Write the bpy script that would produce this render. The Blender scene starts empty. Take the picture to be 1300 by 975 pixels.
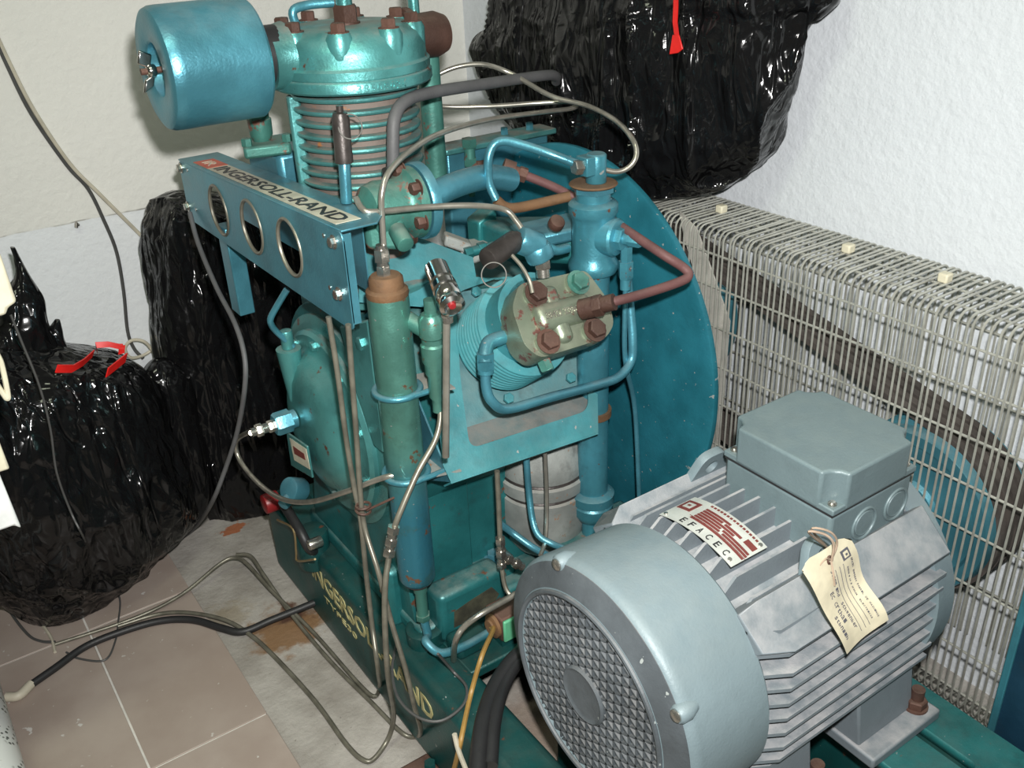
import bpy, bmesh, math, random
from mathutils import Vector, Matrix, noise
random.seed(7)
V = Vector
# ------------------------------------------------------------------ camera
F_PX, CX, CY, CAM_H = 1212.0, 650.0, 487.5, 1.4
def _d(px, py):
    return V((px - CX, py - CY, F_PX)).normalized()
_Y = _d(-290, -108)
_Z = -_d(750, 2800); _Z = (_Z - _Y * _Y.dot(_Z)).normalized()
_X = _Y.cross(_Z)
if _X.x < 0: _X = -_X
ROT = Matrix((_X, _Y, _Z))            # world = ROT @ (right, down, forward)
CAM = V((0, 0, CAM_H))
cd = bpy.data.cameras.new('camera'); cam = bpy.data.objects.new('camera', cd)
bpy.context.scene.collection.objects.link(cam)
cd.sensor_width = 36; cd.lens = 36 * F_PX / 1300; cd.clip_start = .02
r_, u_, b_ = ROT @ V((1, 0, 0)), ROT @ V((0, -1, 0)), ROT @ V((0, 0, -1))
cam.matrix_world = Matrix(((r_.x, u_.x, b_.x, 0), (r_.y, u_.y, b_.y, 0), (r_.z, u_.z, b_.z, CAM_H), (0, 0, 0, 1)))
sc = bpy.context.scene; sc.camera = cam
sc.view_settings.view_transform = 'Standard'; sc.view_settings.look = 'None'
sc.view_settings.gamma = 1; sc.view_settings.use_curve_mapping = False
sc.view_settings.exposure = 0.0
# ------------------------------------------------------------------ light: the camera's flash and dim room light
w = bpy.data.worlds.new('world'); sc.world = w; w.use_nodes = True
w.node_tree.nodes['Background'].inputs[0].default_value = (.78, .86, .74, 1)
w.node_tree.nodes['Background'].inputs[1].default_value = .08
ld = bpy.data.lights.new('flash', 'SPOT'); flash = bpy.data.objects.new('flash', ld)
sc.collection.objects.link(flash)
ld.energy = 166; ld.color = (1, .985, .96); ld.spot_size = math.radians(115); ld.spot_blend = 1.0; ld.shadow_soft_size = .018
flash.matrix_world = Matrix.Translation(u_ * .09 + r_ * .03) @ cam.matrix_world

COL = sc.collection
al = bpy.data.lights.new('tube_light', 'AREA'); alo = bpy.data.objects.new('tube_light', al); COL.objects.link(alo)
al.shape = 'RECTANGLE'; al.size = 1.2; al.size_y = .22; al.energy = 15; al.color = (.93, 1.0, .76); alo.location = (-.25, .45, 2.50)
# ------------------------------------------------------------------ point helpers
def at(px, py, x=None, y=None, z=None):
    r = ROT @ V((px - CX, py - CY, F_PX))
    if x is not None: t = x / r.x
    elif y is not None: t = y / r.y
    else: t = (z - CAM_H) / r.z
    return CAM + r * t
def ty(lst): return [at(a, b, y=c) for a, b, c in lst]
def tx(lst): return [at(a, b, x=c) for a, b, c in lst]
def tz(lst): return [at(a, b, z=c) for a, b, c in lst]

# ------------------------------------------------------------------ mesh helpers
def frame(axis):
    a = V(axis).normalized()
    t = V((0, 0, 1)) if abs(a.z) < .9 else V((0, 1, 0))
    u = a.cross(t).normalized(); v = a.cross(u).normalized()
    return a, u, v
class M:
    def __init__(s): s.v = []; s.f = []
    def add(s, vs, fs):
        o = len(s.v); s.v += [V(p) for p in vs]; s.f += [tuple(i + o for i in f) for f in fs]; return s
    def box(s, lo, hi):
        x0, y0, z0 = lo; x1, y1, z1 = hi
        return s.add([(x0,y0,z0),(x1,y0,z0),(x1,y1,z0),(x0,y1,z0),(x0,y0,z1),(x1,y0,z1),(x1,y1,z1),(x0,y1,z1)],
                     [(0,3,2,1),(4,5,6,7),(0,1,5,4),(1,2,6,5),(2,3,7,6),(3,0,4,7)])
    def obox(s, c, ax, ay, az):           # half axes
        c, ax, ay, az = V(c), V(ax), V(ay), V(az)
        vs = [c + ax*i + ay*j + az*k for k in (-1,1) for i, j in ((-1,-1),(1,-1),(1,1),(-1,1))]
        return s.add(vs, [(0,3,2,1),(4,5,6,7),(0,1,5,4),(1,2,6,5),(2,3,7,6),(3,0,4,7)])
    def lathe(s, p, axis, prof, n=40, ph=0, close=False):
        a, u, v = frame(axis); p = V(p); vs = []; fs = []; rings = []
        for r, h in prof:
            if r < 1e-6: rings.append([len(vs)]); vs.append(p + a*h)
            else:
                rings.append(list(range(len(vs), len(vs)+n)))
                vs += [p + a*h + (u*math.cos(ph+2*math.pi*k/n) + v*math.sin(ph+2*math.pi*k/n))*r for k in range(n)]
        for A, B in zip(rings, rings[1:] + ([rings[0]] if close else [])):
            for k in range(n):
                k2 = (k+1) % n
                if len(A) == 1 and len(B) == 1: break
                if len(A) == 1: fs.append((A[0], B[k], B[k2]))
                elif len(B) == 1: fs.append((A[k], A[k2], B[0]))
                else: fs.append((A[k], A[k2], B[k2], B[k]))
        if len(rings[0]) > 1 and not close: fs.append(tuple(reversed(rings[0])))
        if len(rings[-1]) > 1 and not close: fs.append(tuple(rings[-1]))
        return s.add(vs, fs)
    def cyl(s, p0, p1, r, r1=None, n=24):
        p0, p1 = V(p0), V(p1); L = (p1-p0).length
        return s.lathe(p0, p1-p0, [(r, 0), (r if r1 is None else r1, L)], n)
    def rcyl(s, p0, p1, r, b=.003, n=28):  # rounded ends
        p0, p1 = V(p0), V(p1); L = (p1-p0).length
        return s.lathe(p0, p1-p0, [(r-b,0),(r-.3*b,.3*b),(r,b),(r,L-b),(r-.3*b,L-.3*b),(r-b,L)], n)
    def hex(s, p, axis, r, h):
        return s.lathe(p, axis, [(r,0),(r,h*.85),(r*.88,h)], 6)
    def tube(s, pts, r, n=10, sub=6, smooth=True):
        P = [V(p) for p in pts]
        if smooth and len(P) > 2:
            E_ = [P[0]*2-P[1]] + P + [P[-1]*2-P[-2]]; Q = []
            for i in range(1, len(E_)-2):
                a, b, c, d = E_[i-1:i+3]
                for k in range(sub):
                    t = k/sub
                    Q.append(.5*((2*b) + (c-a)*t + (2*a-5*b+4*c-d)*t*t + (3*b-a-3*c+d)*t**3))
            Q.append(P[-1]); P = Q
        T = [(P[min(i+1,len(P)-1)]-P[max(i-1,0)]).normalized() for i in range(len(P))]
        a, u, v = frame(T[0]); vs = []; fs = []
        for i, p in enumerate(P):
            u = (u - T[i]*u.dot(T[i])).normalized(); v = T[i].cross(u)
            vs += [p + (u*math.cos(2*math.pi*k/n)+v*math.sin(2*math.pi*k/n))*r for k in range(n)]
        for i in range(len(P)-1):
            for k in range(n):
                k2 = (k+1) % n; fs.append((i*n+k, i*n+k2, (i+1)*n+k2, (i+1)*n+k))
        fs.append(tuple(range(n-1,-1,-1))); fs.append(tuple((len(P)-1)*n+k for k in range(n)))
        return s.add(vs, fs)
    def torus(s, c, axis, R, r, n=28, m=8, a0=0, a1=2*math.pi):
        a, u, v = frame(axis); c = V(c)
        full = abs(a1-a0-2*math.pi) < 1e-6; N = n if full else n+1; vs = []; fs = []
        for i in range(N):
            t = a0+(a1-a0)*i/n; d = u*math.cos(t)+v*math.sin(t)
            vs += [c + d*(R+r*math.cos(2*math.pi*k/m)) + a*(r*math.sin(2*math.pi*k/m)) for k in range(m)]
        for i in range(n):
            j = (i+1) % N
            for k in range(m): fs.append((i*m+k, i*m+(k+1)%m, j*m+(k+1)%m, j*m+k))
        return s.add(vs, fs)
    def prism(s, poly, vec):
        n = len(poly); P = [V(p) for p in poly]; vec = V(vec)
        return s.add(P + [p+vec for p in P], [tuple(range(n-1,-1,-1)), tuple(range(n,2*n))] + [(i,(i+1)%n,(i+1)%n+n,i+n) for i in range(n)])
def round_poly(pts, r, n=5):              # 2D rounded polygon
    out = []; N = len(pts)
    for i in range(N):
        p, a, b = V(pts[i]), V(pts[i-1]), V(pts[(i+1)%N])
        d1, d2 = (a-p), (b-p); rr = min(r, d1.length*.49, d2.length*.49)
        s_, e_ = p+d1.normalized()*rr, p+d2.normalized()*rr
        for k in range(n+1):
            t = k/n; out.append((s_*(1-t)**2 + p*2*t*(1-t) + e_*t*t))
    return out
def mesh_from(m, name):
    me = bpy.data.meshes.new(name); me.from_pydata([tuple(p) for p in m.v], [], m.f); me.update()
    bm = bmesh.new(); bm.from_mesh(me); bmesh.ops.recalc_face_normals(bm, faces=bm.faces); bm.to_mesh(me); bm.free()
    for p in me.polygons: p.use_smooth = True
    me.set_sharp_from_angle(angle=math.radians(38))
    return me
def obj(name, m, mat, parent=None, bevel=0, seg=2, label=None):
    me = m if isinstance(m, bpy.types.Mesh) else mesh_from(m, name)
    o = bpy.data.objects.new(name, me); COL.objects.link(o)
    if mat is not None and not me.materials: me.materials.append(mat)
    if parent is not None:
        o.parent = parent
        r = parent
        off = V((0,0,0))
        while r is not None: off += r.location; r = r.parent
        o.matrix_parent_inverse = Matrix.Translation(-off) if parent.parent is None else Matrix.Identity(4)
        if parent.parent is not None: o.matrix_parent_inverse = Matrix.Identity(4)
    if bevel:
        b = o.modifiers.new('bevel', 'BEVEL'); b.width = bevel; b.segments = seg; b.limit_method = 'ANGLE'; b.angle_limit = math.radians(40)
        b.harden_normals = False
    if label: o['label'] = label
    return o
def thing(name, loc, label, cat, group=None):
    o = bpy.data.objects.new(name, None); COL.objects.link(o); o.location = loc; o.empty_display_size = .1
    o['label'] = label; o['category'] = cat
    if group: o['group'] = group
    return o
def tag(o, label, cat, group=None):
    o['label'] = label; o['category'] = cat
    if group: o['group'] = group
    return o
def struct(o): o['kind'] = 'structure'; return o
def from_curve(cu):
    o = bpy.data.objects.new('tmp', cu); COL.objects.link(o)
    dg = bpy.context.evaluated_depsgraph_get(); dg.update()
    me = bpy.data.meshes.new_from_object(o.evaluated_get(dg))
    bpy.data.objects.remove(o); return me
def sheet(outer, holes, origin, ux, uy, th):   # flat sheet with holes; 2D coords mapped to the world, thickness th along ux x uy
    cu = bpy.data.curves.new('sheet', 'CURVE'); cu.dimensions = '2D'; cu.fill_mode = 'BOTH'; cu.extrude = .5
    for loop in [outer] + list(holes):
        sp = cu.splines.new('POLY'); sp.points.add(len(loop)-1); sp.use_cyclic_u = True
        for p, q in zip(sp.points, loop): p.co = (q[0], q[1], 0, 1)
    me = from_curve(cu); ux, uy = V(ux), V(uy); nz = ux.cross(uy).normalized(); o = V(origin)
    for v in me.vertices: v.co = o + ux*v.co.x + uy*v.co.y + nz*(v.co.z*th)
    bm = bmesh.new(); bm.from_mesh(me); bmesh.ops.remove_doubles(bm, verts=bm.verts, dist=1e-5); bmesh.ops.recalc_face_normals(bm, faces=bm.faces); bm.to_mesh(me); bm.free()
    return me
def text(s, p0, right, up, ext=.0006, bold=0.0):   # lettering fitted to the parallelogram p0, right, up
    cu = bpy.data.curves.new('txt', 'FONT'); cu.body = s; cu.extrude = .5; cu.offset = bold; cu.resolution_u = 2
    me = from_curve(cu)
    xs = [v.co.x for v in me.vertices]; ys = [v.co.y for v in me.vertices]
    x0, x1, y0, y1 = min(xs), max(xs), min(ys), max(ys)
    p0, right, up = V(p0), V(right), V(up); nz = right.cross(up).normalized()
    for v in me.vertices:
        v.co = p0 + right*((v.co.x-x0)/(x1-x0)) + up*((v.co.y-y0)/(y1-y0)) + nz*(v.co.z*ext*2)
    return me
def circ(c, r, n=28, ry=None): return [(c[0]+r*math.cos(2*math.pi*k/n), c[1]+(ry or r)*math.sin(2*math.pi*k/n)) for k in range(n)]
def bolt(m, p, axis, r=.008, h=.007, washer=True):
    a = V(axis).normalized(); p = V(p)
    if washer: m.cyl(p, p+a*.0016, r*1.35, n=16); p = p+a*.0016
    m.hex(p, a, r, h); return m
def fitting(m, p, axis, r, segs):          # stacked nuts: (radius factor, length, kind)
    a = V(axis).normalized(); p = V(p)
    for k, L, t in segs:
        if t == 'h': m.hex(p, a, r*k, L)
        else: m.cyl(p, p+a*L, r*k, n=18)
        p = p + a*L
    return p

# ------------------------------------------------------------------ materials
def mat(name):
    m = bpy.data.materials.new(name); m.use_nodes = True; nt = m.node_tree
    return m, nt, nt.nodes['Principled BSDF']
def nd(nt, t, **kw):
    n = nt.nodes.new(t)
    for k, v in kw.items(): setattr(n, k, v)
    return n
def noise_n(nt, scale, detail=4, rough=.55, vec=None):
    n = nd(nt, 'ShaderNodeTexNoise'); n.inputs['Scale'].default_value = scale; n.inputs['Detail'].default_value = detail; n.inputs['Roughness'].default_value = rough
    if vec is None: vec = nt.nodes.get('pos') or nd(nt, 'ShaderNodeNewGeometry', name='pos'); vec = vec.outputs['Position']
    nt.links.new(vec, n.inputs['Vector']); return n.outputs['Fac']
def rng(nt, val, a, b, c=0, d=1):
    n = nd(nt, 'ShaderNodeMapRange', interpolation_type='SMOOTHSTEP')
    for i, x in zip((1,2,3,4), (a,b,c,d)): n.inputs[i].default_value = x
    nt.links.new(val, n.inputs[0]); return n.outputs[0]
def mul(nt, a, b, op='MULTIPLY'):
    n = nd(nt, 'ShaderNodeMath', operation=op)
    for i, x in enumerate((a, b)):
        if isinstance(x, (int, float)): n.inputs[i].default_value = x
        else: nt.links.new(x, n.inputs[i])
    return n.outputs[0]
def mixc(nt, fac, a, b):
    n = nd(nt, 'ShaderNodeMix', data_type='RGBA')
    for i, x in ((0, fac), (6, a), (7, b)):
        if isinstance(x, (int, float)): n.inputs[i].default_value = x
        elif isinstance(x, tuple): n.inputs[i].default_value = (*x, 1)
        else: nt.links.new(x, n.inputs[i])
    return n.outputs[2]
def bump(nt, b, h, strength=.3, dist=.002):
    n = nd(nt, 'ShaderNodeBump'); n.inputs['Strength'].default_value = strength; n.inputs['Distance'].default_value = dist
    nt.links.new(h, n.inputs['Height']); nt.links.new(n.outputs[0], b.inputs['Normal'])
def up_n(nt):
    g = nt.nodes.get('pos') or nd(nt, 'ShaderNodeNewGeometry', name='pos')
    s = nd(nt, 'ShaderNodeSeparateXYZ'); nt.links.new(g.outputs['Normal'], s.inputs[0]); return s.outputs[2]
def paint(name, col, rough=.38, metal=.25, dust=.5, rust=0.0, chip=.0, dustcol=(.25,.235,.20), rustcol=(.10,.042,.024), bmp=.28, var=.2, grime=.55, col2=None, zr=(0,1)):
    m, nt, b = mat(name)
    n1 = noise_n(nt, 9, 5); c = mixc(nt, rng(nt, n1, .3, .7), tuple(x*(1-var) for x in col), tuple(min(1, x*(1+var)) for x in col))
    if col2:
        sp = nd(nt, 'ShaderNodeSeparateXYZ'); nt.links.new(nt.nodes['pos'].outputs['Position'], sp.inputs[0])
        c = mixc(nt, rng(nt, mul(nt, sp.outputs[2], mul(nt, n1, .08), 'ADD'), zr[0], zr[1]), col2, c)
    if grime:
        f = mul(nt, rng(nt, noise_n(nt, 21, 7, .68), .5, .72), grime); c = mixc(nt, f, c, tuple(x*.45+.012 for x in col))
    if rust:
        f = rng(nt, noise_n(nt, 38, 6, .65), .66-rust*.3, .72-rust*.3); c = mixc(nt, f, c, mixc(nt, noise_n(nt, 120, 2), rustcol, tuple(x*2.2 for x in rustcol)))
    if chip:
        f = rng(nt, noise_n(nt, 95, 2, .5), .74-chip*.2, .755-chip*.2); c = mixc(nt, f, c, (.34, .37, .36))
    rv = rng(nt, n1, .2, .8, rough-.06, rough+.1)
    if dust:
        f = mul(nt, mul(nt, rng(nt, up_n(nt), .35, .98), rng(nt, noise_n(nt, 24, 5, .6), .25, .7)), dust)
        c = mixc(nt, f, c, dustcol); rv = mul(nt, rv, mul(nt, f, .45), 'ADD')
        mt = mul(nt, mul(nt, 1.0, f, 'SUBTRACT'), metal); nt.links.new(mt, b.inputs['Metallic'])
    else: b.inputs['Metallic'].default_value = metal
    nt.links.new(c, b.inputs['Base Color']); nt.links.new(rv, b.inputs['Roughness'])
    bump(nt, b, mul(nt, noise_n(nt, 260, 2), noise_n(nt, 90, 3), 'ADD'), bmp, .0012)
    return m
def plain(name, col, rough=.5, metal=0.0, bmp=0, scale=200, var=.1, spec=.5):
    m, nt, b = mat(name)
    c = mixc(nt, rng(nt, noise_n(nt, 30, 4), .3, .7), tuple(x*(1-var) for x in col), tuple(min(1, x*(1+var)) for x in col))
    nt.links.new(c, b.inputs['Base Color']); b.inputs['Roughness'].default_value = rough; b.inputs['Metallic'].default_value = metal
    b.inputs['Specular IOR Level'].default_value = spec
    if bmp: bump(nt, b, noise_n(nt, scale, 4), bmp, .002)
    return m
BLUE = paint('blue_paint', (.080,.275,.350), .33, .6, .35, 0, .0, grime=.25)
BLUEC = paint('blue_paint_chipped', (.062,.250,.315), .36, .5, .35, .06, .04)
SHR = paint('shroud_paint', (.020,.172,.228), .42, .35, .0, .0, .10, grime=.2)
NAVY = paint('navy_blue_paint', (.008,.040,.075), .5, .2, .1)
TEAL = paint('teal_paint', (.090,.305,.300), .31, .62, .7, .09, .0, dustcol=(.23,.19,.165))
TEALD = paint('teal_paint_dusty', (.090,.290,.285), .33, .6, .9, .10, dustcol=(.22,.175,.15))
CYLM = paint('cylinder_dusty_brown', (.17,.135,.115), .7, .1, .5, .15, rustcol=(.20,.085,.03))
PLATE = paint('turquoise_sheet_paint', (.055,.255,.285), .44, .35, .35, .0, .02, grime=.35)
LEDGE = paint('dirty_ledge', (.10,.15,.155), .6, .1, .6, .1, dustcol=(.22,.19,.165), grime=.7)
INNERP = paint('grey_blue_dirty_plate', (.085,.215,.235), .5, .3, .55, .05, .0, grime=.6)
CASE = paint('crankcase_paint', (.022,.160,.165), .37, .45, .45, .10)
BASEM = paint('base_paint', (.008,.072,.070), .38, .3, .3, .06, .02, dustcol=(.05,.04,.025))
RAILM = paint('rail_paint', (.022,.165,.165), .42, .3, .25, .05, .04, dustcol=(.10,.12,.11))
GREEN = paint('green_vessel_paint', (.110,.290,.240), .31, .65, .2, .16, .05, rustcol=(.13,.07,.04), col2=(.045,.215,.295), zr=(.53,.72))
HEADM = paint('weathered_head_paint', (.215,.255,.190), .34, .6, .45, .30, rustcol=(.12,.05,.042), dustcol=(.24,.17,.14))
CASTG = paint('green_rusty_casting', (.060,.200,.165), .45, .45, .55, .24, rustcol=(.12,.055,.04))
RUST = paint('rusty_iron', (.080,.038,.027), .6, .25, .5, .0, dustcol=(.15,.105,.08), bmp=.5, var=.4)
ORUST = paint('orange_rust', (.14,.072,.032), .75, .1, .3, .0, bmp=.5, var=.4, dustcol=(.20,.14,.09))
REDTUBE = paint('red_oxide_tube', (.115,.050,.048), .6, .15, .35, 0, dustcol=(.18,.125,.11))
GREY = paint('motor_grey_paint', (.175,.230,.252), .46, .1, .4, .0, .0, dustcol=(.20,.235,.235), var=.05, grime=.12)
GREYD = paint('motor_fin_grey', (.165,.195,.215), .5, .1, .75, .0, .0, dustcol=(.40,.39,.39), var=.06, grime=.2)
BOXG = paint('terminal_box_grey', (.135,.185,.198), .45, .1, .4, .0, .0, dustcol=(.175,.22,.215), var=.05, grime=.2)
GRILLE = paint('cowl_face_grey', (.095,.110,.122), .5, .15, .5, 0, .03, dustcol=(.22,.21,.20), var=.25)
DUSTY = plain('dusty_light_casting', (.42,.41,.37), .8, 0, .3)
SILVER = paint('silver_grey_casting', (.24,.255,.24), .55, .15, .5, .16, dustcol=(.32,.29,.24), rustcol=(.16,.085,.045), var=.3, grime=.7)
STEEL = plain('steel_tube', (.38,.36,.31), .28, .75, .0, var=.2)
STEELD = plain('dull_steel_tube', (.18,.17,.135), .38, .45, .0, var=.25)
CHROME = plain('bright_steel', (.70,.68,.65), .16, 1.0, var=.05)
RINGM = plain('dull_ring_wire', (.12,.115,.105), .65, .2)
FIT = plain('nickel_fitting', (.42,.40,.36), .26, .9, .1, var=.15)
ZINC = plain('galvanised_wire', (.46,.46,.41), .36, .45, var=.15)
ALU = paint('aluminium_strip', (.56,.54,.49), .45, .35, .2, .0, .0, var=.12)
BLACK = plain('black_rubber', (.018,.018,.019), .5, 0, .15)
HOSE = plain('grey_rubber_hose', (.085,.085,.088), .6, 0, .2)
BELT = plain('v_belt_rubber', (.060,.050,.044), .75, 0, .3, var=.3)
DARKV = plain('dark_bronze_valve', (.05,.043,.04), .4, .5, .2, var=.3)
CREAM = plain('cream_plastic', (.62,.58,.44), .45)
WHITEP = plain('white_plastic', (.72,.74,.73), .3)
RED = plain('red_plastic', (.65,.015,.012), .35)
REDD = plain('dark_red_plastic', (.22,.012,.014), .4)
BRASS = plain('brass_wire', (.36,.27,.14), .4, .6)
ORANGE = plain('ochre_cable', (.34,.20,.055), .5)
LIGHTCABLE = plain('cream_cable', (.52,.48,.38), .5)
DARKCABLE = plain('dark_grey_cable', (.07,.07,.068), .5)
GREENBOX = plain('green_enamel', (.10,.36,.20), .35)
INK = plain('black_ink', (.02,.02,.022), .5)
INKF = plain('faded_ink', (.10,.10,.12), .7)
LABEL = plain('label_cream', (.50,.47,.37), .5, 0, .05, var=.15)
LABRED = plain('label_red', (.50,.09,.05), .5)
PLATEW = plain('nameplate_white', (.52,.54,.50), .35, .2)
PLATER = plain('nameplate_maroon', (.165,.040,.034), .4, .1)
YELLOW = plain('faded_yellow_letter', (.42,.38,.18), .5, var=.2)
STRING = plain('twine', (.36,.27,.20), .8)
def bag_mat():
    m, nt, b = mat('black_bag_film')
    b.inputs['Base Color'].default_value = (.006,.006,.0065,1); b.inputs['Roughness'].default_value = .13
    b.inputs['Specular IOR Level'].default_value = .36
    g = nd(nt, 'ShaderNodeNewGeometry', name='pos'); mp = nd(nt, 'ShaderNodeMapping'); mp.inputs['Scale'].default_value = (1,1,.45)
    nt.links.new(g.outputs['Position'], mp.inputs[0])
    wq = nd(nt, 'ShaderNodeTexNoise'); wq.inputs['Scale'].default_value = 7; nt.links.new(mp.outputs[0], wq.inputs['Vector'])
    wa = nd(nt, 'ShaderNodeVectorMath', operation='MULTIPLY_ADD'); nt.links.new(wq.outputs['Color'], wa.inputs[0]); wa.inputs[1].default_value = (.09,.09,.09); nt.links.new(mp.outputs[0], wa.inputs[2])
    hs = None
    for sc_, wt in ((12, 1.0), (32, .6)):
        v = nd(nt, 'ShaderNodeTexVoronoi', feature='DISTANCE_TO_EDGE'); v.inputs['Scale'].default_value = sc_; nt.links.new(wa.outputs[0], v.inputs['Vector'])
        h = mul(nt, rng(nt, v.outputs['Distance'], 0, .35), wt); hs = h if hs is None else mul(nt, hs, h, 'ADD')
    m2_ = nd(nt, 'ShaderNodeMapping'); m2_.inputs['Scale'].default_value = (1,1,.12); nt.links.new(g.outputs['Position'], m2_.inputs[0])
    nr_ = noise_n(nt, 15, 2, .5, m2_.outputs[0]); ab = nd(nt, 'ShaderNodeMath', operation='ABSOLUTE'); nt.links.new(mul(nt, nr_, .5, 'SUBTRACT'), ab.inputs[0])
    hs = mul(nt, hs, mul(nt, rng(nt, ab.outputs[0], 0, .05), .8), 'ADD')
    bump(nt, b, hs, .50, .010); return m
BAG = bag_mat()
def wall_mat(name, col, low=None, split=.745):
    m, nt, b = mat(name)
    c = mixc(nt, rng(nt, noise_n(nt, 3, 4), .3, .7), tuple(x*.96 for x in col), col)
    if low:
        g = nt.nodes['pos']; s = nd(nt, 'ShaderNodeSeparateXYZ'); nt.links.new(g.outputs['Position'], s.inputs[0])
        zz = mul(nt, s.outputs[2], mul(nt, noise_n(nt, 9, 3), .012), 'ADD')
        c = mixc(nt, rng(nt, zz, split, split+.004), low, c)
        d = nd(nt, 'ShaderNodeMath', operation='ABSOLUTE'); nt.links.new(mul(nt, zz, split+.003, 'SUBTRACT'), d.inputs[0])
        c = mixc(nt, mul(nt, rng(nt, d.outputs[0], .0004, .0026, 1, 0), rng(nt, noise_n(nt, 14, 3), .35, .6)), c, (.28,.27,.25))
    nt.links.new(c, b.inputs['Base Color']); b.inputs['Roughness'].default_value = .75
    h = mul(nt, noise_n(nt, 55, 4, .5), mul(nt, noise_n(nt, 160, 2), .25), 'ADD'); bump(nt, b, h, .45, .006)
    return m
WALLB = wall_mat('wall_paint_warm', (.77,.765,.72), (.76,.785,.805))
WALLR = wall_mat('wall_paint_white', (.66,.695,.73))
def floor_mat():
    m, nt, b = mat('concrete'); g = nd(nt, 'ShaderNodeNewGeometry', name='pos')
    n1 = noise_n(nt, 6, 7, .6); c = mixc(nt, rng(nt, n1, .3, .7), (.25,.228,.20), (.43,.405,.37))
    c = mixc(nt, rng(nt, noise_n(nt, 55, 5, .7), .64, .74), c, (.19,.175,.15))
    def spot(p, r0, r1, col, fac):
        nonlocal c
        vd = nd(nt, 'ShaderNodeVectorMath', operation='DISTANCE'); nt.links.new(g.outputs['Position'], vd.inputs[0]); vd.inputs[1].default_value = p
        dd = mul(nt, vd.outputs['Value'], mul(nt, mul(nt, noise_n(nt, 22, 5, .6), .5, 'SUBTRACT'), .16), 'ADD')
        c = mixc(nt, mul(nt, rng(nt, dd, r0, r1, 1, 0), fac), c, col)
    spot((.46,1.60,0), .05, .095, (.20,.095,.025), .85); spot((.49,1.64,0), .012, .045, (.07,.03,.02), .85)
    spot((.37,1.72,0), .02, .06, (.22,.17,.09), .5); spot((.495,2.02,0), .012, .022, (.34,.10,.03), .9)
    spot((.70,.95,0), .10, .25, (.20,.13,.09), .6)
    nt.links.new(c, b.inputs['Base Color']); b.inputs['Roughness'].default_value = .8
    bump(nt, b, noise_n(nt, 70, 6, .65), .5, .006); return m
CONC = floor_mat()
def tile_mat():
    m, nt, b = mat('floor_tile'); c = mixc(nt, rng(nt, noise_n(nt, 5, 6, .6), .3, .7), (.34,.275,.235), (.42,.355,.31))
    c = mixc(nt, rng(nt, noise_n(nt, 48, 4, .6), .68, .72), c, (.62,.60,.57))
    oi = nd(nt, 'ShaderNodeObjectInfo'); c = mixc(nt, mul(nt, oi.outputs['Random'], .25), c, (.28,.22,.185))
    nt.links.new(c, b.inputs['Base Color']); b.inputs['Roughness'].default_value = .42; bump(nt, b, noise_n(nt, 90, 4), .08, .002); return m
TILE = tile_mat()
GROUT = plain('grout', (.62,.60,.56), .85, 0, .2)
def speckle_mat():
    m, nt, b = mat('speckled_sheet'); g = nd(nt, 'ShaderNodeNewGeometry', name='pos')
    v = nd(nt, 'ShaderNodeTexVoronoi'); v.inputs['Scale'].default_value = 95; nt.links.new(g.outputs['Position'], v.inputs['Vector'])
    c = mixc(nt, mul(nt, rng(nt, v.outputs['Distance'], .25, .38, 1, 0), rng(nt, noise_n(nt, 16, 2), .42, .5)), (.85,.87,.85), (.10,.11,.10))
    nt.links.new(c, b.inputs['Base Color']); b.inputs['Roughness'].default_value = .4; return m
SPECK = speckle_mat()

# ================================================================== SETTING
YW, XW = 2.35, 1.462
struct(obj('wall_back', M().box((-2.4,YW,0),(XW+.12,YW+.12,2.6)), WALLB))
struct(obj('wall_right', M().box((XW,-1.6,0),(XW+.12,YW,2.6)), WALLR))
struct(obj('ceiling', M().box((-2.4,-1.6,2.6),(XW+.12,YW+.12,2.7)), plain('ceiling_paint', (.7,.7,.68), .8)))
tl = thing('ceiling_light', (-.25,.45,2.6), 'long twin tube fluorescent lamp fixed under the ceiling', 'lamp')
obj('housing', M().box((-.9,.33,2.545),(.4,.57,2.60)), plain('lamp_white', (.75,.75,.73), .4), tl, .01)
def emis(name, col, st):
    m, nt, b = mat(name); b.inputs['Emission Color'].default_value = (*col,1); b.inputs['Emission Strength'].default_value = st; return m
TUBE = emis('lit_tube', (.93,1,.78), 2.0)
for dy in (-.06,.06): obj('lamp_tube', M().rcyl((-.85,.45+dy,2.525),(.35,.45+dy,2.525),.013), TUBE, tl)
fl = struct(obj('floor', M().box((-2.4,-1.6,-.12),(XW,YW,0)), CONC))
XE = .331                                              # the tiles end here, screed beyond
obj('grout_bed', M().box((-2.4,-1.6,0),(XE-.002,YW,.004)), GROUT, fl)
TS, TX0, TY0 = .457, .108, 1.392
for i in range(-5, 1):
    for j in range(-7, 3):
        x0, x1 = TX0+i*TS+.002, TX0+(i+1)*TS-.002; y0, y1 = TY0+j*TS+.002, TY0+(j+1)*TS-.002
        x1 = min(x1, XE); y1 = min(y1, YW); x0 = max(x0, -2.4); y0 = max(y0, -1.6)
        if x1-x0 < .02 or y1-y0 < .02: continue
        obj('tile', M().box((x0,y0,.001),(x1,y1,.0065)), TILE, fl, .0012)
ZF = .0065
# nail in the wall crack
nl = obj('wall_nail', M().cyl(at(97,283,y=YW), at(97,283,y=YW)+V((0,-.02,0)), .003, n=10).tube([at(97,283,y=YW-.018), at(97,289,y=YW-.02)], .004, 8), FIT)
tag(nl, 'small metal nail sticking out of the wall crack at left', 'nail')

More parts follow.
